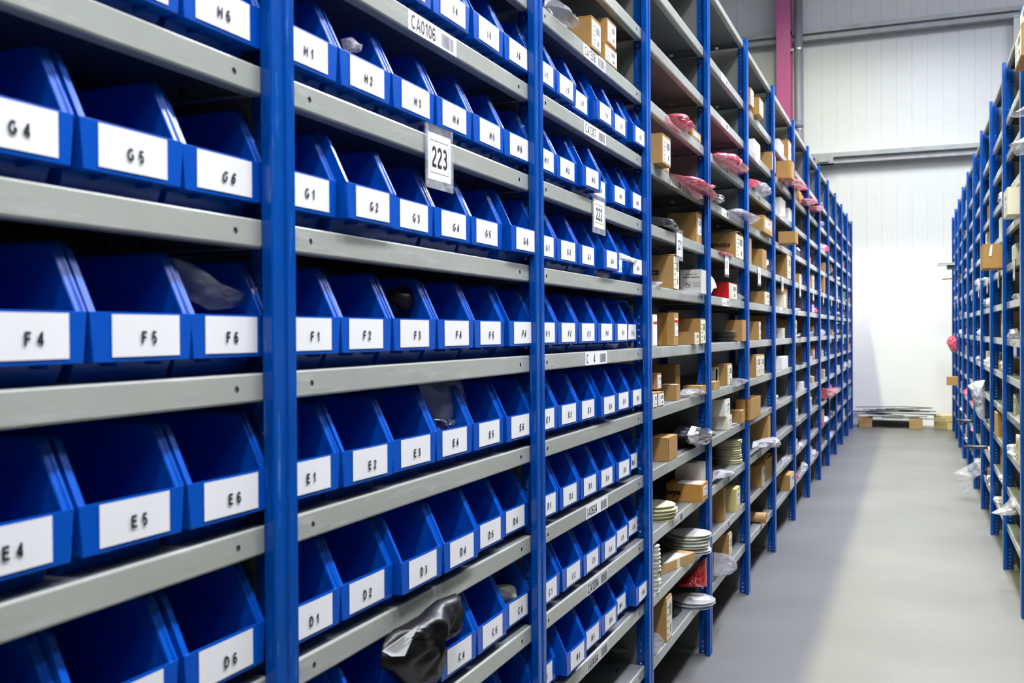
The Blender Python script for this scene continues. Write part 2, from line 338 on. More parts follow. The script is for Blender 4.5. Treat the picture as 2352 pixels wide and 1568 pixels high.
def shelf_mesh(L, h=.0385):
    key = (round(L, 3), h)
    if key in _sh: return _sh[key]
    mb = MB(); y0, y1 = .001, L-.048; x0, x1 = -DEPTH+.004, XL; t = .0016
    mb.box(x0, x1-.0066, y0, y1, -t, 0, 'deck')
    # rolled front lip with a round hole near each end
    cuts = [y0, .051, .075, L-.122, L-.098, y1]
    for i, (a, b_) in enumerate(zip(cuts, cuts[1:])):
        if i in (1, 3):
            c = (-h*.5-.012, -h*.5+.012)
            ring_cell(mb, (a, b_), c, (0, 1, 0), (0, 0, 1), (x1, 0, 0), .0048, 'shelf')
            mb.quad((x1, a, c[1]), (x1, b_, c[1]), (x1, b_, -.0025), (x1, a, -.0025), 'shelf'); mb.quad((x1, a, -h+.0035), (x1, b_, -h+.0035), (x1, b_, c[0]), (x1, a, c[0]), 'shelf')
        else: mb.quad((x1, a, -h+.0035), (x1, b_, -h+.0035), (x1, b_, -.0025), (x1, a, -.0025), 'shelf')
    rollt = [(x1, -.0025), (x1-.0008, -.0008), (x1-.0025, 0), (x1-.006, 0)]
    rollb = [(x1, -h+.0035), (x1-.001, -h+.001), (x1-.0035, -h), (x1-.020, -h), (x1-.020, -h+.010)]
    for pr in (rollt, rollb):
        for (a, za), (b_, zb) in zip(pr, pr[1:]): mb.quad((a, y0, za), (b_, y0, zb), (b_, y1, zb), (a, y1, za), 'shelf')
    mb.quad((x1-.0025, y0, -h+.003), (x1-.0025, y1, -h+.003), (x1-.0025, y1, -.002), (x1-.0025, y0, -.002), 'shelf')
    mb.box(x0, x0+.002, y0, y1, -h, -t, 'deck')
    for ya, yb_, yc in ((y0, y0+.0016, y0+.014), (y1-.0016, y1, y1-.014)):        # end folds with their slots
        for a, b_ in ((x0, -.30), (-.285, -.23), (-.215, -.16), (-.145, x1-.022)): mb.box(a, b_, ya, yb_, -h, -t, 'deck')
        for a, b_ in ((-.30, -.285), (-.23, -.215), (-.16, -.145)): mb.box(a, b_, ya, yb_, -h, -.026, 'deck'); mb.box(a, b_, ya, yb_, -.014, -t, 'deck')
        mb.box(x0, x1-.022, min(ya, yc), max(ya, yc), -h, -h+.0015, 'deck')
    for q in range(4):                                                             # small pressed slots in the deck near the front
        mb.box(x1-.075, x1-.069, y0+.12+q*(L-.26)/3, y0+.155+q*(L-.26)/3, -.0002, .0002, 'hole')
    me = mb.mesh('shelf'); _sh[key] = me; return me
def clip_mesh(L):
    mb = MB()
    for s in (0, 1):
        y = .004 if s == 0 else L-.042
        mb.box(XL-.006, XL-.0006, y-.0035, y+.0075, -.041, -.009, 'zinc'); mb.box(XL-.004, XL+.0004, max(y-.008, .001), y-.001, -.0225, -.014, 'hole')
    return mb.mesh('shelf_clip')
def sticker_mesh(txt, seed, y0, y1, faded=False):
    """location label stuck on the lip: words then a barcode"""
    mb = MB(); x = XL+.0005; k = 'paper2' if faded else 'paper'
    mb.box(x-.0004, x, y0, y1, -.0365, -.002, k)
    org, ux, uy = (x+.0003, 0, 0), (0, 1, 0), (0, 0, 1)
    W = y1-y0
    if txt:
        vs, fs, w_, h_ = glyph_polys(txt, 0, .95, .07); sc = .0255/h_; q = min(1, .104/(w_*sc))
        o = Vector((x+.0003, y0+.01+w_*sc*q/2, -.0195)); mb.add([o+Vector((0, a*sc*q, b_*sc)) for a, b_ in vs], fs, 'ink')
    else:
        r = random.Random(seed)
        for i in range(6): rect_on(mb, org, ux, uy, y0+.012+i*.016, y0+.012+i*.016+.007, -.031, -.031+.018*r.uniform(.5, 1), 'grey_ink')
    barcode_on(mb, org, ux, uy, y0+W*.66, y1-.012, -.032, -.008, seed, 'grey_ink')
    return mb.mesh('barcode_label')
ORD = ['first', 'second', 'third', 'fourth', 'fifth', 'sixth', 'seventh', 'eighth', 'ninth', 'tenth', 'eleventh', 'twelfth', 'thirteenth', 'fourteenth']
def bay(label, loc, L, shelves, stickers, group, rot=0.0, first=False, far_end=False, top=True, back=True):
    t = thing('shelving_bay', label, 'shelving', loc, (0, 0, rot), group)
    link('upright', POST, t, (0, L, 0)); link('rear_upright', REAR, t, (0, L, 0))
    link('side_panel', PAN_HI, t, (0, L, 0)); link('side_panel', PAN_LO, t, (0, L, 0))
    if first: link('upright', POST, t); link('rear_upright', REAR, t); link('side_panel', PAN_HI, t); link('side_panel', PAN_LO, t)
    if back:
        mb = MB(); mb.box(-DEPTH-.003, -DEPTH-.001, .001, L-.058, .05, H-.03, 'panel'); link('back_panel', mb.mesh('back_panel'), t)
    cm = clip_mesh(L)
    for z in shelves:
        s = link('shelf', shelf_mesh(L), t, (0, 0, ZS(z))); link('shelf_clip', cm, s)
        if z in stickers:
            txt, sd, a, b_, fd = stickers[z]; link('barcode_label', sticker_mesh(txt, sd, a, b_, fd), s)
    if top: link('top_shelf', shelf_mesh(L, .03), t, (0, 0, 2.828))
    return t
LY = [0.0, 1.0, 2.017, 3.039, 4.084, 5.135, 6.233, 7.293, 8.313, 9.316, 10.302, 11.316, 12.336, 13.349]
LV = [.3, .5, .7, .9, 1.1, 1.3, 1.5, 1.7, 1.9, 2.1, 2.3, 2.5]
LD = [.285, .49, .695, .9, 1.1, 1.3, 1.5, 1.7, 1.9, 2.1, 2.3, 2.5]
LBL = ['blue and grey shelving bay of bins at the left edge',
       'blue and grey shelving bay of bins with the hanging 223 card',
       'blue and grey shelving bay of bins with the hanging 222 card',
       'blue and grey shelving bay of boxes with the hanging 221 card',
       'blue and grey shelving bay holding the red box',
       'blue and grey shelving bay next after the red box'] + [
       'blue and grey shelving bay of the left rack, %s from its far end' % q for q in ('eighth', 'seventh', 'sixth', 'fifth', 'fourth', 'third', 'second')] + ['blue and grey shelving bay at the far end of the left rack']
BAYNAME = ['near left bay', '223 bay', '222 bay', '221 bay', 'bay with the red box', 'bay after the red box', 'eighth left bay from the end', 'seventh left bay from the end', 'sixth left bay from the end', 'fifth left bay from the end', 'fourth left bay from the end', 'third left bay from the end', 'second left bay from the end', 'last left bay']
STK = {1: {1.9: ('CA0106', 1, .37, .565, 0)},
       2: {2.1: ('CA1308', 2, .36, .56, 0), 1.9: ('CA1307', 3, .36, .56, 0), 1.3: ('C    4', 4, .36, .56, 0), .9: ('IA0604', 5, .36, .56, 0), .7: ('CA1204', 6, .36, .56, 1), .5: ('IA0404', 7, .36, .56, 1)}}
bays = []
for k in range(14):
    y0 = LY[k-1] if k else -1.01
    L = LY[k]-y0
    st = dict(STK.get(k, {}))
    if k >= 3:
        rs = random.Random(50+k)
        for z in LD[:3]+LD[6:]:
            if rs.random() < .6: st[z] = ('', 100+k*20+int(z*10), .36, .54, z < .8)
    bays.append(bay(LBL[k], (0, y0, 0), L, LV if k < 3 else LD, st, 'bays of the left rack', first=(k == 0)))
RY = [-1.02, .02, 1.04, 2.05, 3.07, 4.097, 5.123, 6.151, 7.18, 8.223, 9.301, 10.379, 11.432, 12.435, 13.429]
RN = ['right bay beside the camera', 'right bay just past the camera', 'right bay second past the camera', 'right bay before the frame edge', 'right bay at the frame edge', 'second right bay', 'third right bay', 'fourth right bay', 'fifth right bay', 'sixth right bay', 'seventh right bay', 'eighth right bay', 'ninth right bay', 'last right bay']
for k in range(14):
    L = RY[k+1]-RY[k]
    rs = random.Random(90+k); st = {z: ('', 300+k*20+int(z*10), .36, .54, 0) for z in LD if rs.random() < .3}
    lab = 'blue and grey shelving bay, the %s' % RN[k]
    t = bay(lab, (XR, RY[k+1]-.056, 0), L, LD, st, 'bays of the right rack', rot=PI, first=(k == 13), back=False)
    mb = MB(); mb.box(-DEPTH-.003, -DEPTH-.001, .001, L-.058, .05, ZS(1.06), 'panel'); link('back_panel', mb.mesh('back_panel'), t)
    mb = MB(); mb.box(-DEPTH-.003, -DEPTH-.001, .001, L-.058, ZS(1.52), H-.03, 'panel'); link('back_panel', mb.mesh('back_panel'), t)

# ------------------------------------------------------------------ bins (local: x = 0 front, z = 0 on the shelf)
def bin_mesh():
    mb = MB(); k = 'bin'
    hz = lambda z: .0735+.0072*min(max(z, 0)/.076, 1)
    for s in (1, -1):
        lo = [(0, .022), (-.028, .022), (-.036, 0), (-.242, 0), (-.2455, .0765), (0, .0765)]
        up = [(0, .0765), (-.2455, .0765), (-.246, .153), (-.046, .153), (-.0385, .1508), (-.0345, .146)]
        for poly in (lo, up):
            vs = [(x, s*hz(z), z) for x, z in poly]; mb.add(vs, [tuple(range(len(vs))) if s > 0 else tuple(range(len(vs)))[::-1]], k)
        # stepped rim: outer bead, small step down, inner band, then the inner wall
        R = [(0, .0765), (-.0345, .146), (-.0385, .1508), (-.046, .153), (-.246, .153)]
        loops = []
        for ins, dz, dx in ((0, 0, 0), (.0042, 0, 0), (.0050, -.0035, .001), (.0120, -.0035, .001), (.0128, -.008, .001)):
            loops.append([(x-(dx if i == 0 else 0), s*(hz(z)-ins), z+dz) for i, (x, z) in enumerate(R)])
        for a, b_ in zip(loops, loops[1:]):
            mb.add(a+b_, [(i, i+1, 5+i+1, 5+i) for i in range(4)], k)
        I = loops[-1]
        fl = [(-.0045, s*(hz(.025)-.006), .025), (-.03, s*(hz(.025)-.006), .025), (-.038, s*(hz(.003)-.006), .003), (-.240, s*(hz(.003)-.006), .003)]
        vs = I+fl[::-1]; mb.add(vs, [tuple(range(9))], k)
    y0, y1, yt = hz(.022), hz(.0765), hz(.15)
    mb.quad((0, -y0, .022), (0, y0, .022), (0, y1, .0765), (0, -y1, .0765), k)                       # front face
    mb.quad((0, -y1, .0765), (0, y1, .0765), (-.0045, y1-.012, .0765), (-.0045, -y1+.012, .0765), k)
    mb.quad((-.0045, -y1+.012, .0765), (-.0045, y1-.012, .0765), (-.0045, y0-.006, .025), (-.0045, -y0+.006, .025), k)
    b0 = hz(0)
    pts = [(0, .022, y0), (-.028, .022, y0), (-.036, 0, b0), (-.242, 0, b0)]
    for a, b_ in zip(pts, pts[1:]): mb.quad((a[0], -a[2], a[1]), (b_[0], -b_[2], b_[1]), (b_[0], b_[2], b_[1]), (a[0], a[2], a[1]), k)
    fl = [(-.0045, .025, y0-.006), (-.03, .025, y0-.006), (-.038, .003, b0-.006), (-.240, .003, b0-.006), (-.240, .153, yt-.012)]
    for a, b_ in zip(fl, fl[1:]): mb.quad((a[0], -a[2], a[1]), (a[0], a[2], a[1]), (b_[0], b_[2], b_[1]), (b_[0], -b_[2], b_[1]), k)
    mb.quad((-.242, -b0, 0), (-.242, b0, 0), (-.246, yt, .153), (-.246, -yt, .153), k)
    mb.quad((-.240, -yt+.012, .153), (-.240, yt-.012, .153), (-.246, yt, .153), (-.246, -yt, .153), k)
    for q in (-.035, .035): mb.box(-.034, -.006, q-.001, q+.001, .017, .0222, k)                   # ribs under the nose
    me = mb.mesh('bin_body', bevel=.0011, seg=2)
    return me
BIN = bin_mesh()
def bin_label(txt, shear, seed):
    mb = MB(); r = random.Random(seed); c = r.uniform(-.004, .006); t = r.uniform(-.012, .012)
    w_, z0, z1 = .0535, .0275, .0745
    ux, uy = Vector((0, math.cos(t), math.sin(t)*.3)), Vector((0, -math.sin(t)*.3, math.cos(t)))
    o = Vector((.0008, c, (z0+z1)/2)); hh = (z1-z0)/2; n = 5
    # gently bowed paper, corners rounded
    rows = [[o+ux*(w_*(2*i/n-1))+uy*(hh*s)+Vector((.0009*(1-(2*i/n-1)**2)*(.3 if s < 0 else r.uniform(.4, 1)), 0, 0)) for i in range(n+1)] for s in (-1, 1)]
    for i in range(n): mb.quad(rows[0][i], rows[0][i+1], rows[1][i+1], rows[1][i], 'paper')
    rect_on(mb, o-Vector((.0007, 0, 0)), ux, uy, -w_-.0012, w_+.0012, -hh-.001, hh, 'bin')
    text_on(mb, txt, .0140, o+Vector((.0016, 0, 0))+ux*r.uniform(-.002, .008)+uy*r.uniform(-.0045, -.0015), ux, uy, 'ink', shear=shear, squeeze=1.0)
    return mb.mesh('paper_label')
BINS = [('A', 'H', 5, -0.291, 0.0), ('A', 'H', 6, -0.128, 0.0), ('A', 'G', 4, -0.456, 0.0), ('A', 'G', 5, -0.288, 0.0), ('A', 'G', 6, -0.123, -0.004), ('A', 'F', 4, -0.441, 0.0), ('A', 'F', 5, -0.276, 0.0), ('A', 'F', 6, -0.113, -0.004), ('A', 'E', 4, -0.462, 0.0), ('A', 'E', 5, -0.293, 0.0), ('A', 'E', 6, -0.129, 0.004), ('A', 'D', 4, -0.469, -0.01), ('A', 'D', 5, -0.306, 0.0), ('A', 'D', 6, -0.134, 0.0), ('B', 'I', 3, 0.383, 0.0), ('B', 'I', 4, 0.546, 0.0), ('B', 'I', 5, 0.724, 0.0), ('B', 'I', 6, 0.887, 0.0), ('B', 'H', 1, 0.06, 0.0), ('B', 'H', 2, 0.226, 0.0), ('B', 'H', 3, 0.391, 0.0), ('B', 'H', 4, 0.557, 0.0), ('B', 'H', 5, 0.721, 0.0), ('B', 'H', 6, 0.884, 0.0), ('B', 'G', 1, 0.056, 0.0), ('B', 'G', 2, 0.219, 0.014), ('B', 'G', 3, 0.383, 0.0), ('B', 'G', 4, 0.546, 0.0), ('B', 'G', 5, 0.71, 0.0), ('B', 'G', 6, 0.887, 0.014), ('B', 'F', 1, 0.06, 0.0), ('B', 'F', 2, 0.223, 0.0), ('B', 'F', 3, 0.389, 0.0), ('B', 'F', 4, 0.557, 0.0), ('B', 'F', 5, 0.721, 0.0), ('B', 'F', 6, 0.887, 0.006), ('B', 'E', 1, 0.056, 0.0), ('B', 'E', 2, 0.219, 0.004), ('B', 'E', 3, 0.384, 0.0), ('B', 'E', 4, 0.548, 0.0), ('B', 'E', 5, 0.712, 0.0), ('B', 'E', 6, 0.876, 0.004), ('B', 'D', 1, 0.056, 0.0), ('B', 'D', 2, 0.219, 0.0), ('B', 'D', 3, 0.383, 0.014), ('B', 'D', 4, 0.546, 0.014), ('B', 'D', 5, 0.71, 0.0), ('B', 'D', 6, 0.873, -0.008), ('B', 'C', 2, 0.233, 0.02), ('B', 'C', 3, 0.396, -0.01), ('B', 'C', 4, 0.56, 0.0), ('B', 'C', 5, 0.724, 0.0), ('B', 'C', 6, 0.887, -0.01), ('B', 'B', 4, 0.559, 0.0), ('B', 'B', 5, 0.724, 0.0), ('B', 'B', 6, 0.887, 0.0), ('C', 'I', 1, 1.057, 0.0), ('C', 'I', 2, 1.22, 0.0), ('C', 'I', 3, 1.384, -0.016), ('C', 'I', 4, 1.547, 0.004), ('C', 'I', 5, 1.711, 0.0), ('C', 'I', 6, 1.902, 0.01), ('C', 'H', 1, 1.057, 0.0), ('C', 'H', 2, 1.22, 0.0), ('C', 'H', 3, 1.384, 0.014), ('C', 'H', 4, 1.578, -0.025), ('C', 'H', 5, 1.742, -0.01), ('C', 'H', 6, 1.905, 0.0), ('C', 'G', 1, 1.057, 0.0), ('C', 'G', 2, 1.22, 0.0), ('C', 'G', 3, 1.384, 0.0), ('C', 'G', 4, 1.568, 0.014), ('C', 'G', 5, 1.742, -0.02), ('C', 'G', 6, 1.905, 0.0), ('C', 'F', 1, 1.057, 0.0), ('C', 'F', 2, 1.22, 0.0), ('C', 'F', 3, 1.386, 0.0), ('C', 'F', 4, 1.554, 0.0), ('C', 'F', 5, 1.718, 0.0), ('C', 'F', 6, 1.905, -0.02), ('C', 'E', 1, 1.057, 0.0), ('C', 'E', 2, 1.22, 0.0), ('C', 'E', 3, 1.384, 0.0), ('C', 'E', 4, 1.547, 0.01), ('C', 'E', 5, 1.729, 0.0), ('C', 'E', 6, 1.892, 0.0), ('C', 'D', 1, 1.057, 0.0), ('C', 'D', 2, 1.228, 0.0), ('C', 'D', 3, 1.393, 0.0), ('C', 'D', 4, 1.556, 0.0), ('C', 'D', 5, 1.735, 0.0), ('C', 'D', 6, 1.905, -0.02), ('C', 'C', 1, 1.068, 0.0), ('C', 'C', 2, 1.243, 0.0), ('C', 'C', 3, 1.411, 0.0), ('C', 'C', 4, 1.578, 0.0), ('C', 'C', 5, 1.742, -0.01), ('C', 'C', 6, 1.905, -0.02), ('C', 'B', 1, 1.06, -0.01), ('C', 'B', 2, 1.235, 0.014), ('C', 'B', 3, 1.412, 0.0), ('C', 'B', 4, 1.578, 0.0), ('C', 'B', 5, 1.742, -0.015), ('C', 'B', 6, 1.905, 0.01), ('B', 'C', 1, 0.07, 0.0)]
SHEAR = {('A', 'G', 6), ('B', 'F', 6), ('C', 'H', 2), ('C', 'G', 3), ('C', 'I', 2), ('C', 'I', 3), ('C', 'I', 4), ('C', 'I', 5), ('C', 'I', 6), ('C', 'H', 6), ('C', 'F', 3), ('C', 'F', 4), ('C', 'F', 2)}
ROWZ = {'I': 1.9, 'H': 1.7, 'G': 1.5, 'F': 1.3, 'E': 1.1, 'D': .9, 'C': .7, 'B': .5}
WH = {'A': 'in the bay cut by the left edge', 'B': 'in the bay with the 223 card', 'C': 'in the bay with the 222 card'}
for i, (b_, r_, n_, y, xf) in enumerate(BINS):
    rs = random.Random(i*7+3)
    t = thing('storage_bin', 'blue plastic storage bin labelled %s %d %s' % (r_, n_, WH[b_]), 'storage bin', (XL+xf, y, ZS(ROWZ[r_])+.0004), (0, 0, math.radians(rs.uniform(-.8, .8))), 'blue storage bins')
    link('bin_body', BIN, t)
    link('paper_label', bin_label('%s %d' % (r_, n_), .28 if (b_, r_, n_) in SHEAR else 0, i), t)

# ------------------------------------------------------------------ cards hanging in clear sleeves from the shelf lips
def card(num, y0, y1, z0, z1, tilt):
    W, Hh = y1-y0, z1-z0
    t = thing('number_card', 'white %s card in a clear sleeve hanging on the shelf edge' % num, 'card', (XL+.003, (y0+y1)/2, z1), (tilt, 0, 0), 'hanging number cards')
    mb = MB(); mb.box(0, .0006, -W/2, W/2, -Hh, .004, 'sleeve'); mb.box(.0022, .0028, -W/2, W/2, -Hh, -Hh+.017, 'sleeve'); mb.box(.0022, .0028, -W/2, -W/2+.010, -Hh+.017, .004, 'sleeve'); mb.box(.0022, .0028, W/2-.010, W/2, -Hh+.017, .004, 'sleeve'); link('sleeve', mb.mesh('sleeve'), t)
    mb = MB(); x = .0016; w2 = W/2-.009; a, b_ = -Hh+.016, -.010
    mb.box(x-.0006, x, -w2, w2, a, b_, 'paper')
    org, ux, uy = (x+.0002, 0, 0), (0, 1, 0), (0, 0, 1)
    for p in ((-w2+.01, w2-.01, b_-.0135, b_-.0125), (-w2+.01, w2-.01, a+.0125, a+.0135), (-w2+.01, -w2+.0108, a+.0125, b_-.0125), (w2-.0108, w2-.01, a+.0125, b_-.0125)): rect_on(mb, org, ux, uy, *p, 'ink')
    text_on(mb, num, (b_-a)*.46, (x+.0002, 0, (a+b_)/2), ux, uy, 'ink', squeeze=.9, wt=.085)
    link('card', mb.mesh('card'), t)
    mb = MB(); mb.box(-.02, .0028, -W/2, W/2, .004, .0046, 'sleeve'); link('sleeve_flap', mb.mesh('sleeve_flap'), t)
card('223', .424, .536, 1.612, 1.722, .01); card('222', 1.42, 1.538, 1.62, 1.722, -.01); card('221', 2.44, 2.55, 1.612, 1.722, .0)

# ------------------------------------------------------------------ boxes
ux_, uz_ = Vector((0, 1, 0)), Vector((0, 0, 1))
def front_print(mb, y0, y1, z0, z1, st, seed, x):
    W, Hh = y1-y0, z1-z0; r = random.Random(seed)
    if st == 0: return
    a0, a1, b0, b1 = {1: (.18, .85, .3, .85), 2: (.06, .95, .08, .93), 3: (.0, 1.0, .03, .97)}[st]
    k = 'cream_paper' if st == 3 else 'paper'
    mb.box(x, x+.0006, y0+W*a0, y0+W*a1, z0+Hh*b0, z0+Hh*b1, k)
    o = (x+.0009, y0+W*a0, z0+Hh*b0); w_, h_ = W*(a1-a0), Hh*(b1-b0)
    barcode_on(mb, o, ux_, uz_, w_*.5, w_*.88, h_*.55, h_*.85, seed, n=9)
    for q in range(5):
        zz = h_*(.1+q*.17); rect_on(mb, o, ux_, uz_, w_*.1, w_*r.uniform(.3, .46), zz, zz+h_*.035, 'grey_ink')
    rect_on(mb, o, ux_, uz_, w_*.62, w_*.8, h_*.14, h_*.34, 'grey_ink')
def make_box(name, label, col, x, y0, y1, z, h, d, st, ex='', seed=0, cat='box', group=None, simple=False, rot=0.0):
    W = y1-y0; ex = ex.split(';')
    body = 'redcard' if col == 'redwhite' else col
    t = thing(name, label, cat, (x, (y0+y1)/2, z), (0, 0, rot), group)
    mb = MB(); hw = W/2; th = .0022
    lid = h-.0025
    if 'open' in ex:
        mb.box(-d, -d+.003, -hw, hw, 0, h, body); mb.box(-.003, 0, -hw, hw, 0, h, body); mb.box(-d+.003, -.003, -hw, -hw+.003, 0, h, body); mb.box(-d+.003, -.003, hw-.003, hw, 0, h, body); mb.box(-d, 0, -hw, hw, 0, .003, body)
        link('body', mb.mesh('body'), t)
    else:
        if col == 'redwhite': mb.box(-d, -.001, -hw, hw, 0, lid, 'redcard'); mb.box(-.001, 0, -hw, hw, 0, lid, 'white')
        else: mb.box(-d, 0, -hw, hw, 0, lid, body)
        link('body', mb.mesh('body', bevel=0 if simple else .0012), t)
        up = .25 if 'lid' in ex else .0
        for s in (-1, 1):                                   # two closing flaps meeting over the middle
            mb = MB(); mb.box(-d, 0, 0, hw-.0006, 0, th, body); mb.box(-d+.001, -.001, 0, hw-.003, -.0006, 0, 'hole' if up else body)  # raised flaps get a near-black underside painted for the shade below
            link('flap', mb.mesh('flap'), t, (0, -hw if s < 0 else hw, lid+.0004), (up*.5 if s < 0 else -up*.35, 0, 0) if s < 0 else (up*.35, 0, PI))
            if s > 0: t.children[-1].location.x = -d
    if st or 'red' in ex:
        mb = MB(); front_print(mb, -hw, hw, 0, h-.003, st, seed, .0002)
        if 'red' in ex:
            mb.box(.0009, .0012, -hw*.8, hw*.9, h*.70, h*.78, 'red_ink')
            if not st: mb.box(.0002, .0008, -hw*.9, hw*.95, h*.05, h*.95, 'paper')
        link('shipping_label', mb.mesh('shipping_label'), t)
    yy = -hw-.0004
    def side_text(s, hgt, xc, zc, k='ink', bold=.03, sq=1.0, shear=.0):
        mb = MB(); text_on(mb, s, hgt, (xc, yy, zc), (1, 0, 0), (0, 0, 1), k, bold=bold, squeeze=sq, shear=shear); link('printed_mark', mb.mesh('printed_mark'), t)
    if 'ics' in ex: side_text('tronics', .026, -.105, h*.52, bold=.04, shear=.12)
    if 'ronics' in ex: side_text('tronics', .025, -.075, h*.52, bold=.04, shear=.12)
    if 'wyn' in ex: side_text('lwyn', .030, -.115, h*.48, bold=.06, sq=1.15)
    if 'cap' in ex:
        side_text('Capacitors for', .0075, -.04, h*.80, 'ink'); side_text('Electronic Equipment', .0075, -.04, h*.68, 'ink')
        mb = MB(); o = Vector((-.055, yy, h*.38))
        for i in range(20):
            a, b2 = 2*PI*i/20, 2*PI*(i+1)/20
            mb.quad(*[o+Vector((math.cos(q)*r_, 0, math.sin(q)*r_)) for q, r_ in ((a, .0125), (b2, .0125), (b2, .0108), (a, .0108))], 'ink')
        q = Vector((.7, 0, -.7))*.012; n_ = Vector((.7, 0, .7))*.0009; mb.quad(o-q-n_, o+q-n_, o+q+n_, o-q+n_, 'ink')
        text_on(mb, 'Pb', .011, o, (1, 0, 0), (0, 0, 1), 'ink', bold=.01)
        for i in range(4): mb.quad(*[Vector((x_, yy, h*.38+z_)) for x_, z_ in ((-.036, .008-i*.006), (-.004, .008-i*.006), (-.004, .0095-i*.006), (-.036, .0095-i*.006))], 'grey_ink')
        link('printed_mark', mb.mesh('printed_mark'), t)
    if 'tape' in ex:
        mb = MB(); mb.box(-d*.62, -d*.35, yy-.0002, yy, 0, h, 'tape'); mb.box(-.0002, .0003, -hw, hw, h*.62, h*.72, 'tape') if st != 1 else None; link('packing_tape', mb.mesh('packing_tape'), t)
    if 'toplab' in ex:
        mb = MB(); mb.box(-d*.75, -.006, -hw*.8, hw*.6, h+.0005, h+.0016, 'paper'); link('paper_slip', mb.mesh('paper_slip'), t)
    if 'seam' in ex:
        mb = MB(); mb.box(-.0002, .0012, -hw+.002, -hw+.004, .002, h-.004, 'hole'); link('seam', mb.mesh('seam'), t)
    return t
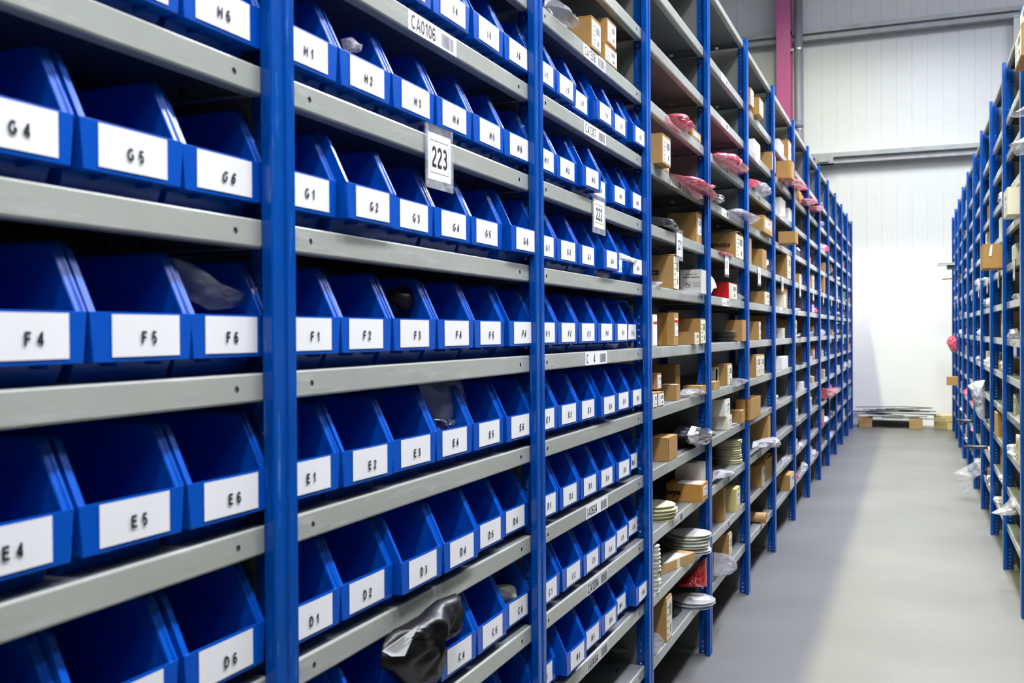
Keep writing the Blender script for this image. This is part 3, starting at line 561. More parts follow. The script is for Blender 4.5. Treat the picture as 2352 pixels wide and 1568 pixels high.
BOXES = [
('box', 'kraft', -0.014, 1.418, 1.505, 2.117, 0.086, 0.084, 2, '', 'brown cardboard box with white shipping label and tape patch, on the CA1308 shelf'),
('box', 'kraft', -0.018, 1.557, 1.682, 2.117, 0.052, 0.075, 2, '', 'lower of two stacked boxes with white labels on the CA1308 shelf'),
('box', 'kraft', -0.023, 1.6, 1.692, 2.18, 0.07, 0.075, 2, '', 'upper of two stacked boxes with white labels on the CA1308 shelf'),
('box', 'kraft', -0.018, 2.754, 2.928, 2.117, 0.035, 0.075, 1, '', 'small brown box with white label right of the upper pink bag'),
('box', 'kraft', 0.012, 2.121, 2.243, 1.913, 0.1, 0.075, 2, '', 'brown box with white label jutting over the shelf left of a pink bag'),
('box', 'kraft', -0.018, 2.252, 2.352, 1.912, 0.035, 0.075, 1, '', 'small brown box under the overhanging labelled box left of a pink bag'),
('box', 'kraft', -0.028, 2.881, 2.989, 1.708, 0.126, 0.12, 1, 'lid', 'large brown box with open lid and two white stickers above the hanging 221 card'),
('box', 'kraft', -0.018, 2.413, 2.5, 1.503, 0.125, 0.092, 3, 'lid;ics', 'brown box printed ics with a cream label side and raised lid, below the 221 card'),
('box', 'greybox', -0.006, 2.86, 2.96, 1.503, 0.097, 0.087, 0, 'cap', 'grey box printed Capacitors for Electronic Equipment beside a brown carton'),
('box', 'cream', -0.018, 2.097, 2.157, 1.299, 0.109, 0.075, 0, 'red', 'cream box end with a red stripe just right of the 222 bay post'),
('box', 'kraft', -0.018, 2.416, 2.488, 1.299, 0.12, 0.075, 1, 'red;tape', 'tall brown box with taped side and red-edged label at eye level in the 221 bay'),
('box', 'kraft', -0.006, 2.719, 2.804, 1.299, 0.05, 0.075, 3, '', 'lower front brown box with white side, right of the tall taped box'),
('box', 'kraft', -0.01, 2.86, 2.96, 1.299, 0.103, 0.09, 3, '', 'taller brown box with white side, behind the lower front brown box'),
('box', 'kraft', -0.038, 2.242, 2.297, 1.149, 0.056, 0.075, 2, '', 'small brown box with white label on top of two small boxes in the 221 bay'),
('box', 'kraft', -0.018, 2.165, 2.254, 1.094, 0.049, 0.075, 2, '', 'small front brown box with barcode label low in the 221 bay'),
('box', 'kraft', -0.018, 2.092, 2.152, 1.094, 0.052, 0.075, 2, '', 'small brown labelled box tucked against the post between the 222 and 221 bays'),
('box', 'kraft', -0.028, 2.498, 2.558, 1.094, 0.058, 0.075, 0, 'toplab', 'brown box with a white paper on its lid beside a silver bag'),
('box', 'kraft', -0.008, 2.86, 2.96, 1.094, 0.035, 0.075, 0, '', 'flat brown box lying deep behind the silver bag'),
('box', 'kraft', -0.018, 2.316, 2.463, 0.89, 0.084, 0.075, 0, 'seam', 'plain brown box with a seam on its front beside a silver foil bag'),
('box', 'orange', 0.017, 2.734, 2.858, 0.68, 0.069, 0.142, 1, 'wyn;toplab', 'long orange-brown box printed lwyn with a white sheet on its lid'),
('box', 'greybox', -0.013, 2.88, 2.97, 0.68, 0.134, 0.109, 0, '', 'pale grey carton with yellow and red edge behind the long printed box'),
('box', 'kraft', -0.018, 2.277, 2.358, 0.261, 0.154, 0.075, 3, '', 'tall brown box with long white label on the lowest shelf of the 221 bay'),
('box', 'kraft', -0.018, 3.778, 4.005, 1.708, 0.125, 0.121, 3, 'lid;ronics', 'brown box printed ronics with cream label side and raised lid'),
('box', 'redwhite', -0.018, 3.574, 3.797, 1.503, 0.077, 0.084, 3, '', 'red box with a white labelled end'),
('box', 'kraft', -0.008, 3.9, 4.02, 1.299, 0.107, 0.088, 0, '', 'brown box deep behind the stacked grey trays'),
('box', 'kraft', -0.028, 3.586, 3.707, 1.094, 0.101, 0.075, 3, '', 'upright brown box with a cream sign panel leaning on its side'),
('box', 'kraft', -0.018, 3.178, 3.324, 1.094, 0.035, 0.075, 0, '', 'low flat brown box in front of the cream sign panel'),
('box', 'cream', -0.018, 3.522, 3.641, 0.89, 0.063, 0.075, 1, '', 'lower of two stacked cream boxes'),
('box', 'cream', -0.023, 3.484, 3.624, 0.956, 0.076, 0.075, 1, '', 'upper of two stacked cream boxes'),
('box', 'kraft', -0.009, 3.88, 3.98, 0.89, 0.063, 0.075, 0, '', 'brown box behind a flat reel on the shelf with the cream boxes'),
('box', 'kraft', -0.028, 3.468, 3.528, 0.47, 0.155, 0.075, 0, '', 'tall narrow brown box beside a pale yellow box'),
('box', 'yellowish', -0.018, 3.744, 3.874, 0.47, 0.111, 0.075, 1, '', 'pale yellow box with white label beside a tall narrow brown box'),
('box', 'kraft', -0.018, 3.543, 3.626, 0.261, 0.138, 0.075, 3, '', 'tall brown box with white label side behind a wrapped roll'),
('box', 'kraft', 0.002, 4.141, 4.248, 2.526, 0.092, 0.075, 2, '', 'smaller of the two brown boxes high up in the bay after the red box'),
('box', 'kraft', 0.012, 4.385, 4.537, 2.526, 0.094, 0.075, 2, 'tape', 'larger brown box taped across, high up in the bay after the red box'),
('box', 'white', -0.018, 4.393, 4.626, 2.322, 0.076, 0.075, 0, '', 'white box beside a brown box high up near the magenta column'),
('box', 'kraft', -0.008, 5.051, 5.215, 2.322, 0.113, 0.075, 2, '', 'brown box with two white stickers right of the white box under the top shelves'),
('box', 'kraft', 0.002, 4.608, 4.981, 1.912, 0.093, 0.075, 1, '', 'brown box with a torn white label'),
('box', 'kraft', -0.018, 4.777, 4.984, 1.503, 0.079, 0.082, 3, '', 'brown box with a cream end in the bay after the red box'),
('box', 'kraft', -0.018, 4.544, 4.613, 1.299, 0.105, 0.075, 3, '', 'brown box with a white edge beside a grey bag at eye level'),
('box', 'kraft', -0.018, 4.44, 4.59, 1.094, 0.124, 0.075, 3, '', 'left one of two cream-edged brown boxes standing side by side'),
('box', 'kraft', -0.018, 4.598, 4.748, 1.094, 0.121, 0.075, 3, '', 'right one of two cream-edged brown boxes standing side by side'),
('box', 'kraft', 0.012, 4.028, 4.386, 0.89, 0.11, 0.075, 0, 'open', 'open-topped brown box at the shelf edge'),
('box', 'kraft', -0.022, 4.93, 5.05, 0.68, 0.169, 0.107, 0, '', 'brown box under the open-topped box, with a white strip beside it'),
('box', 'kraft', -0.008, 4.568, 4.691, 0.47, 0.117, 0.075, 3, '', 'brown box with a white paper-stuffed end on the second shelf from the floor'),
('box', 'kraft', -0.018, 4.784, 5.171, 0.47, 0.124, 0.075, 0, 'lid', 'brown box with raised flaps beside a paper-stuffed box'),
('box', 'cream', -0.018, 5.472, 5.727, 2.526, 0.062, 0.075, 0, '', 'cream box beside two labelled boxes high in the sixth left bay'),
('box', 'kraft', -0.018, 6.002, 6.16, 2.526, 0.15, 0.075, 2, '', 'first of two small labelled boxes near the top of the sixth left bay'),
('box', 'kraft', -0.018, 6.214, 6.382, 2.526, 0.172, 0.075, 2, '', 'second of two small labelled boxes near the top of the sixth left bay'),
('box', 'kraft', 0.066, 5.42, 5.58, 2.322, 0.114, 0.097, 0, '', 'wide brown box hanging over a shelf edge above a pink bag'),
('box', 'white', -0.018, 5.55, 5.811, 2.117, 0.105, 0.075, 0, '', 'white box beside a smaller white box'),
('box', 'white', -0.018, 6.011, 6.281, 2.117, 0.087, 0.075, 0, '', 'smaller white box right of a white box'),
('box', 'kraft', 0.085, 5.45, 5.61, 1.912, 0.075, 0.106, 0, '', 'wide tan box at the shelf edge right of a crumpled bag'),
('box', 'kraft', -0.018, 5.898, 6.106, 1.708, 0.165, 0.075, 3, '', 'brown box with a white strip standing above a hanging white tag'),
('box', 'white', -0.018, 5.585, 5.925, 1.094, 0.084, 0.075, 0, '', 'white and grey carton below eye level in the sixth left bay'),
('box', 'kraft', 0.002, 5.848, 6.085, 0.261, 0.105, 0.089, 3, '', 'brown box with torn white edge on the lowest shelf of the sixth left bay')]
for i, (kind, col, x, y0, y1, z, h, d, st, ex, lab) in enumerate(BOXES):
    make_box('cardboard_box', lab, col, x, y0, y1, z+.0005, h, d, st, ex, seed=i*11+5, group='boxes on the left rack')
# ------------------------------------------------------------------ bags, films, foil: outlines with their own depth
def pouch_mesh(pts, depth, k, seed, back=.6, amp=.006, sharp=1.0):
    """closed crumpled pouch: outline points (y, z) about the origin, swelling towards +x by depth"""
    P = []
    n = len(pts)
    for i in range(n):
        a, b_ = pts[i], pts[(i+1) % n]
        q = max(1, min(5, int(math.hypot(b_[0]-a[0], b_[1]-a[1])/.012)))
        for j in range(q): P.append((a[0]+(b_[0]-a[0])*j/q, a[1]+(b_[1]-a[1])*j/q))
    n = len(P); cy, cz = sum(p[0] for p in P)/n, sum(p[1] for p in P)/n
    off = Vector((seed*3.7, seed*1.3, seed*2.1))
    def nz(y, z, s): 
        v = noise.noise(Vector((y*s, z*s, 0))+off); return (1-2*abs(v))
    rings = (1, .93, .82, .68, .5, .3, .12)
    mb = MB(); vs = []; fs = []
    for side in (1, -1):
        for r in rings:
            for (y, z) in P:
                yy, zz = cy+(y-cy)*r, cz+(z-cz)*r
                e = math.sqrt(max(0, 1-r*r)); d = depth*(e if side > 0 else -e*back)
                d += (nz(yy, zz, 22)*amp+nz(yy, zz, 55)*amp*.45)*min(1, e*1.6)*sharp
                vs.append((d+side*.0006, yy, zz))
    m = len(rings)
    for s in range(2):
        o = s*m*n
        for j in range(m-1):
            for i in range(n):
                f = (o+j*n+i, o+j*n+(i+1) % n, o+(j+1)*n+(i+1) % n, o+(j+1)*n+i)
                fs.append(f if s == 0 else f[::-1])
        f = tuple(o+(m-1)*n+i for i in range(n)); fs.append(f if s == 0 else f[::-1])
    for i in range(n): fs.append((i, m*n+i, m*n+(i+1) % n, (i+1) % n))
    mb.add(vs, fs, k); return mb.mesh('pouch', smooth=(k == 'black'))
def pouch(name, label, cat, k, x, pts, depth, seed, group=None, amp=.006, back=.6, yc=None):
    cy = sum(p[0] for p in pts)/len(pts); cz = min(p[1] for p in pts)
    o = link(name, pouch_mesh([(a-cy, b_-cz) for a, b_ in pts], depth, k, seed, back, amp), None, (x, cy, cz))
    return tag(o, label, cat, group)
POUCHES = [
('plastic_bag', 'clear', -0.078, 0.02, 0.004, [(0.5131, 1.2563), (0.6065, 1.262), (0.6875, 1.2584), (0.7082, 1.2242), (0.7248, 1.1779), (0.6817, 1.1572), (0.5855, 1.1574), (0.5576, 1.1853)], 'clear plastic bag standing in the bin E 4 of the 223 bay'),
('metal_parts_bag', 'foil', -0.063, 0.012, 0.006, [(0.5295, 1.188), (0.565, 1.1884), (0.6459, 1.1784), (0.6232, 1.1604), (0.5608, 1.1611)], 'silver packet inside the clear bag of bin E 4 in the 223 bay'),
('plastic_bag', 'clear', -0.068, 0.02, 0.005, [(-0.1787, 1.4473), (-0.1549, 1.4445), (-0.1005, 1.4212), (-0.03, 1.4034), (-0.0417, 1.3881), (-0.0697, 1.3846), (-0.1011, 1.3829), (-0.1351, 1.3945)], 'clear crumpled bag poking out of the bin F 6 at the left'),
('black_bag', 'black', -0.078, 0.02, 0.004, [(0.3947, 1.4261), (0.4895, 1.4425), (0.5034, 1.43), (0.4903, 1.3792), (0.4213, 1.3785), (0.3882, 1.4089)], 'black bag standing in the bin F 3 of the 223 bay'),
('small_parts_bag', 'clear2', -0.048, 0.01, 0.004, [(0.199, 1.8157), (0.2281, 1.827), (0.2415, 1.82), (0.2566, 1.8212), (0.2454, 1.8056), (0.2079, 1.7987)], 'small clear bag with a slip in the bin H 2 of the 223 bay'),
('grey_packet', 'cream', -0.078, 0.03, 0.003, [(0.857, 0.7921), (0.9509, 0.7748), (0.9743, 0.7309), (0.9112, 0.7368), (0.8736, 0.7542)], 'pale packet lying in the bin C 6 of the 223 bay'),
('black_bag', 'black', -0.006, 0.03, 0.012, [(0.2327, 0.8171), (0.2445, 0.8486), (0.2812, 0.8631), (0.3588, 0.8603), (0.4402, 0.8714), (0.5192, 0.8647), (0.5168, 0.8384), (0.4974, 0.8071), (0.4338, 0.7973), (0.4127, 0.7841), (0.4226, 0.7539), (0.3898, 0.7336), (0.3175, 0.7539)], 'large black crumpled bag with a white printed label hanging in front of the C bins'),
('paper_slip', 'white', -0.014, 0.004, 0.001, [(1.615, 1.5814), (1.7074, 1.5829), (1.8881, 1.5752), (1.8511, 1.5634), (1.6694, 1.5637)], 'white slip of paper lying on the bin G 4 of the 222 bay'),
('plastic_bag', 'clear', -0.028, 0.03, 0.006, [(1.0924, 2.1528), (1.1421, 2.1564), (1.1968, 2.1404), (1.2891, 2.1504), (1.303, 2.1364), (1.2469, 2.1241), (1.1322, 2.1322), (1.0859, 2.13)], 'clear bag beside the brown box on the CA1308 shelf'),
('reel_bag', 'clear2', -0.118, 0.06, 0.006, [(1.9244, 0.3291), (2.1184, 0.3116), (2.3284, 0.2563), (2.3147, 0.193), (2.173, 0.2298), (2.0103, 0.2878)], 'clear wrapped reel on the lowest shelf of the 222 bay'),
('pink_bag', 'pink', -0.028, 0.04, 0.006, [(2.3508, 2.1229), (2.513, 2.16), (2.5645, 2.1458), (2.641, 2.1523), (2.7526, 2.1395), (2.6401, 2.1122), (2.4541, 2.1037)], 'pink bag beside a small brown box, upper of two in the 221 bay'),
('pink_film', 'pink2', -0.012, 0.006, 0.002, [(2.2621, 2.0963), (2.3489, 2.0918), (2.5278, 2.0937), (2.5052, 2.0815), (2.3831, 2.0796), (2.2683, 2.0794)], 'pale pink film over the shelf edge under the upper pink bag'),
('pink_bag', 'pink', -0.018, 0.04, 0.008, [(2.3437, 1.9123), (2.4993, 1.9235), (2.6524, 1.9469), (2.7498, 1.9539), (2.9402, 1.9414), (3.0618, 1.9684), (3.1495, 1.9671), (2.9672, 1.927), (3.2088, 1.9257), (3.158, 1.9102), (2.9214, 1.9087), (2.7487, 1.9043), (2.5509, 1.8999)], 'torn pink bag trailing past the post, lower of two in the 221 bay'),
('pink_film', 'pink2', -0.006, 0.008, 0.003, [(2.5948, 1.8985), (2.8607, 1.9005), (2.9142, 1.8912), (2.7732, 1.869), (2.69, 1.8741)], 'pale pink film hanging over the shelf edge under the torn pink bag'),
('dark_bag', 'darkfoil', -0.048, 0.04, 0.008, [(2.2133, 1.7472), (2.2506, 1.7465), (2.3474, 1.7566), (2.4144, 1.7446), (2.5702, 1.7189), (2.4274, 1.7142), (2.2187, 1.7132)], 'dark antistatic bag left of the box above the 221 card'),
('small_parts_bag', 'clear2', -0.028, 0.015, 0.004, [(2.122, 1.5208), (2.2394, 1.5231), (2.2075, 1.5097), (2.1335, 1.4964)], 'small milky bag in front of the box printed ics'),
('plastic_film', 'clear', -0.01, 0.006, 0.002, [(2.4683, 1.5057), (2.7845, 1.5141), (2.9807, 1.5069), (3.0759, 1.5046), (2.8012, 1.4922), (2.5049, 1.4909)], 'clear film lying over the shelf edge below the grey capacitor box'),
('plastic_bag', 'clear2', -0.048, 0.04, 0.008, [(2.624, 1.1074), (2.7101, 1.1261), (2.8752, 1.1241), (3.0073, 1.1025), (3.0714, 1.0823), (2.9618, 1.0871), (2.7494, 1.0896), (2.6315, 1.0986)], 'crumpled silvery clear bag beside the box with a white paper on its lid'),
('dark_bag', 'darkfoil', -0.078, 0.05, 0.008, [(2.6114, 0.9525), (2.7648, 0.9756), (2.9984, 0.9585), (3.0146, 0.8948), (2.9272, 0.8785), (2.7629, 0.8892), (2.6859, 0.9282)], 'dark antistatic bag behind the silver foil bag'),
('foil_bag', 'foil', -0.018, 0.035, 0.01, [(2.6295, 0.956), (2.7106, 0.9821), (2.8107, 0.9558), (2.8982, 0.9441), (2.9712, 0.9517), (3.104, 0.9249), (3.1431, 0.9062), (2.9888, 0.9085), (2.9149, 0.8891), (2.8092, 0.8899), (2.6846, 0.9169)], 'bright silver foil bag reaching past the post beside a plain brown box'),
('black_pouch', 'black', -0.068, 0.012, 0.003, [(2.5753, 0.3009), (2.9242, 0.2091), (2.8386, 0.1835), (2.5743, 0.2597)], 'flat black pouch beside the tall box on the lowest shelf'),
('small_parts_bag', 'clear2', -0.018, 0.02, 0.005, [(2.0985, 0.347), (2.1527, 0.3052), (2.1584, 0.2813), (2.0976, 0.3036)], 'small clear bag by the post foot on the lowest shelf of the 221 bay'),
('pink_bag', 'pink', -0.018, 0.045, 0.008, [(3.1731, 2.1148), (3.3185, 2.1461), (3.5423, 2.1787), (3.6617, 2.1774), (3.7485, 2.1702), (3.6855, 2.1479), (4.0849, 2.1775), (4.0276, 2.1513), (3.7854, 2.1207), (3.5641, 2.1172), (3.3715, 2.1117)], 'pink bag on a high shelf in the bay with the red box'),
('foil_bag', 'foil', -0.028, 0.03, 0.008, [(3.1823, 1.9513), (3.3052, 1.9592), (3.2632, 1.9424), (3.412, 1.939), (3.3466, 1.9215), (3.1813, 1.9135)], 'small silver foil bag next to the torn pink bag'),
('plastic_bag', 'clear2', -0.018, 0.04, 0.006, [(3.5121, 1.908), (3.7808, 1.9503), (3.9393, 1.9528), (4.1662, 1.9663), (4.5782, 1.9813), (4.2547, 1.9157), (3.9791, 1.9065), (3.679, 1.9055)], 'milky bag pointing past the post above the box printed ronics'),
('pink_film', 'pink', -0.014, 0.006, 0.002, [(3.2854, 1.7097), (3.6624, 1.7147), (3.6375, 1.7027), (3.3386, 1.6961)], 'strip of pink film under the box printed ronics'),
('paper_sheet', 'white', -0.012, 0.004, 0.002, [(3.0983, 1.5849), (3.1377, 1.5794), (3.2282, 1.5381), (3.1265, 1.5305), (3.0965, 1.5127)], 'torn white paper in front of the red box'),
('small_parts_bag', 'clear2', -0.038, 0.02, 0.004, [(3.9314, 1.5394), (4.0536, 1.5301), (4.0668, 1.5036), (3.9304, 1.5044)], 'small milky bag right of the red box'),
('plastic_bag', 'clear2', -0.018, 0.03, 0.006, [(3.6461, 1.1252), (3.8232, 1.1194), (4.0837, 1.0988), (3.9156, 1.0869), (3.6573, 1.0852)], 'small clear bag right of the upright brown box below eye level'),
('white_packet', 'wrap', -0.028, 0.035, 0.012, [(3.2127, 0.7411), (3.3921, 0.7256), (3.5384, 0.7006), (3.6686, 0.6524), (3.3912, 0.6901), (3.2119, 0.7069)], 'white crumpled packet under the stack of cream reels'),
('wrapped_roll_bag', 'clear2', -0.018, 0.06, 0.006, [(3.1706, 0.3941), (3.3813, 0.3467), (3.5162, 0.2782), (3.4689, 0.2442), (3.3243, 0.257), (3.1681, 0.2926)], 'clear wrapped roll on the lowest shelf of the bay with the red box'),
('pink_bag', 'pink', -0.018, 0.03, 0.006, [(4.1714, 2.1491), (4.4837, 2.1784), (4.3853, 2.127), (4.1849, 2.1054)], 'small pink bag beside a milky bag in the bay after the red box'),
('plastic_bag', 'clear2', -0.018, 0.04, 0.008, [(4.4017, 2.1458), (4.6014, 2.1896), (4.8317, 2.1855), (4.8675, 2.1441), (4.6507, 2.1099), (4.4329, 2.1118)], 'milky bag beside a small pink bag in the bay after the red box'),
('dark_bag', 'darkfoil', -0.118, 0.04, 0.006, [(5.4254, 1.4202), (5.9164, 1.4396), (5.9812, 1.301), (5.4218, 1.2995)], 'dark antistatic bag standing at eye level in the bay after the red box'),
('white_packet', 'wrap', -0.008, 0.04, 0.016, [(4.2466, 0.7624), (4.6604, 0.7395), (5.0368, 0.7097), (5.2202, 0.6508), (5.1361, 0.6356), (4.4865, 0.7014), (4.215, 0.7334)], 'white crumpled cloth packet over the third shelf in the bay after the red box'),
('pink_bag', 'pink', 0.002, 0.05, 0.008, [(5.3217, 2.3168), (5.6193, 2.3617), (6.1863, 2.4233), (6.9488, 2.4444), (6.4725, 2.3863), (5.8391, 2.3338)], 'long pink bag in the eighth left bay from the end'),
('pink_bag', 'pink', -0.008, 0.05, 0.008, [(6.7213, 2.3464), (7.0493, 2.3962), (7.7096, 2.4654), (7.4766, 2.3941), (7.047, 2.3341)], 'small pink bag in the seventh left bay from the end'),
('pink_bag', 'pink', -0.008, 0.05, 0.008, [(7.4017, 2.3747), (8.2076, 2.4708), (8.4314, 2.4726), (7.9486, 2.3841), (7.4751, 2.3542)], 'small pink bag in the sixth left bay from the end'),
('pink_bag', 'pink', -0.018, 0.05, 0.008, [(8.6206, 0.8036), (10.4008, 0.7303), (10.1418, 0.6782), (9.4899, 0.6719), (8.6641, 0.7069)], 'wide pink bag low in the fifth left bay from the end')]
for i, (name, k, x, depth, amp, pts, lab) in enumerate(POUCHES):
    o = pouch(name, lab, 'bag' if 'bag' in name else 'film' if 'film' in name else 'paper' if 'paper' in name or 'slip' in name else 'packet', k, x, pts, depth, i+1, 'bags and films on the racks', amp)
    if name == 'black_bag' and 'white printed label' in lab:
        mb = MB(); pts_ = [Vector((.046, y_, z_))-o.location-Vector((x, 0, 0))*0 for y_, z_ in ((.1766, .8627), (.2000, .8476), (.2360, .8380), (.2759, .8763))]
        pts_ = [Vector((.036+.004*i_, p_.y, p_.z)) for i_, p_ in enumerate(pts_)]
        mb.quad(*pts_, 'paper'); e1, e2 = (pts_[1]-pts_[0]), (pts_[3]-pts_[0])
        for (a, b_, c, d) in ((.1, .08, .06, .5), (.24, .1, .05, .42), (.42, .1, .06, .5), (.62, .08, .06, .34), (.8, .12, .06, .5), (.60, .62, .26, .2)):
            q = pts_[0]+e1*a+e2*b_+Vector((.0006, 0, 0)); mb.quad(q, q+e1*c, q+e1*c+e2*d, q+e2*d, 'grey_ink' if d > .2 else 'ink')
        link('address_label', mb.mesh('address_label'), o)

# ------------------------------------------------------------------ component reels
_rm = {}
def reel_mesh(Rr, h, k, hub='hole'):
    key = (Rr, h, k)
    if key in _rm: return _rm[key]
    mb = MB(); t = .0018; r0, r1 = Rr*.07, Rr*.32
    mb.lathe([(r0, 0), (Rr-.001, 0), (Rr, .0006), (Rr, t), (r1, t), (r1, h-t), (Rr, h-t), (Rr, h-.0006), (Rr-.001, h), (r0, h), (r0, 0)], k, 40)
    mb.lathe([(r1+.001, t+.001), (Rr*.86, t+.001), (Rr*.86, h-t-.001), (r1+.001, h-t-.001)], 'reel' if k != 'reelc' else 'clear2', 32)
    me = mb.mesh('reel', True); me.shade_auto_smooth() if hasattr(me, 'shade_auto_smooth') else None
    for p in me.polygons: p.use_smooth = False
    _rm[key] = me; return me
def stack(n, x, y, z, Rr, h, k, what, seed, group, jit=.006, toplabel=False):
    r = random.Random(seed); zz = z+.0006
    for i in range(n):
        pos = 'bottom one' if i == 0 else 'top one' if i == n-1 else ORD[i]+' from the bottom'
        o = link('component_reel', reel_mesh(Rr, h, k), None, (x+r.uniform(-jit, jit), y+r.uniform(-jit, jit), zz), (0, 0, r.uniform(0, 6)))
        tag(o, '%s, %s' % (what, pos), 'reel', group)
        if toplabel and i == n-1:
            mb = MB(); mb.box(-Rr*.1, Rr*.75, -Rr*.35, Rr*.25, h, h+.0005, 'paper'); l = link('reel_label', mb.mesh('reel_label'), o)
        zz += h+.0006
stack(4, -.088, 2.36, ZS(.695), .088, .0125, 'reel', 'cream reel beside the long printed box', 1, 'cream reels beside the long printed box', toplabel=True)
stack(6, -.056, 2.81, ZS(.49), .085, .0120, 'reelw', 'white reel behind the flat brown carton', 2, 'white reels on the second shelf up', .008, True)
stack(2, -.030, 2.79, ZS(.285), .084, .0130, 'reelc', 'clear flat reel hanging over the lowest shelf edge', 3, 'clear reels on the lowest shelf', .012, True)
stack(11, -.040, 2.15, ZS(.49), .030, .0138, 'reelw', 'small white reel in the column beside the flat brown carton', 4, 'small white reels in a column', .003)
stack(10, -.090, 3.93, ZS(.695), .070, .0118, 'reel', 'cream reel above the pale yellow box', 5, 'cream reels in the tall stack', .005)
stack(6, -.078, 3.78, ZS(1.3), .060, .0080, 'darktray', 'dark flat tray below the red box', 6, 'dark trays at eye level', .010)
stack(1, -.062, 3.79, ZS(.9), .048, .0090, 'reelc', 'single clear reel lying behind the stacked cream boxes', 7, None)
# flat carton lying askew on the second shelf up
t = make_box('cardboard_carton', 'flat brown carton with white papers on its lid, lying askew on the second shelf up', 'tan', -.027, 2.37, 2.65, ZS(.49)+.0006, .034, .085, 0, 'toplab', seed=901, cat='box', rot=-.253)
mb = MB(); mb.box(-.0004, .0006, -.012, .012, 0, .036, 'cream_paper'); link('packing_tape', mb.mesh('packing_tape'), t)
# cardboard roll lying towards the aisle
mb = MB(); mb.lathe([(.030, 0), (.030, .17), (.024, .17), (.024, 0), (.030, 0)], 'tan', 22)
o = link('cardboard_tube', mb.mesh('cardboard_tube'), None, (-.16, 4.62, ZS(.285)+.031), (0, PI/2, 0)); tag(o, 'tan cardboard tube lying end-on on the lowest shelf in the bay after the red box', 'tube')
# cream sign panel leaning on the upright box
mb = MB(); mb.box(-.062, .0, -.002, 0, 0, .088, 'cream_paper'); mb.box(-.014, -.006, -.0026, -.002, .02, .078, 'ink'); mb.box(-.052, -.024, -.0026, -.002, .022, .03, 'grey_ink'); mb.box(-.052, -.03, -.0026, -.002, .05, .054, 'grey_ink')
o = link('sign_panel', mb.mesh('sign_panel'), None, (-.062, 3.545, ZS(1.1)+.001), (-.08, 0, 0)); tag(o, 'cream sign panel with a black bar leaning on an upright brown box', 'sign')
# dark box deep in the 221 bay with a crooked white label
t = make_box('cardboard_box', 'shaded brown box with a crooked white label, deep in the 221 bay', 'kraft', -.09, 2.76, 2.84, ZS(1.1)+.0006, .125, .22, 0, '', seed=77)
mb = MB(); c_, s_ = math.cos(-.28), math.sin(-.28)
mb.quad(*[Vector((-.10+a*c_-b_*s_, -.0306, .07+a*s_+b_*c_)) for a, b_ in ((-.055, -.02), (.055, -.02), (.055, .02), (-.055, .02))], 'paper'); link('shipping_label', mb.mesh('shipping_label'), t)
# blank number cards farther along both racks
def tagcard(x, y, side, lab):
    t = thing('number_card', lab, 'card', (x, y, ZS(1.7)+.003), (0, 0, 0 if side > 0 else PI), 'hanging number cards')
    mb = MB(); mb.box(0, .0012, -.055, .055, -.11, .0, 'sleeve'); link('sleeve', mb.mesh('sleeve'), t)
    mb = MB(); mb.box(.0014, .002, -.046, .046, -.098, -.008, 'paper'); org, ux, uy = (.0022, 0, -.053), (0, 1, 0), (0, 0, 1)
    for i in range(3): rect_on(mb, org, ux, uy, -.03+i*.021, -.03+i*.021+.012, -.018, .018, 'grey_ink')
    link('card', mb.mesh('card'), t)
for k in range(4, 14): tagcard(XL+.003, LY[k-1]+.46, 1, 'white number card in a clear sleeve hanging in the %s' % BAYNAME[k])
for k in range(5, 14): tagcard(XR-XL-.003, RY[k]+.46, -1, 'white number card in a clear sleeve hanging in the %s' % RN[k])

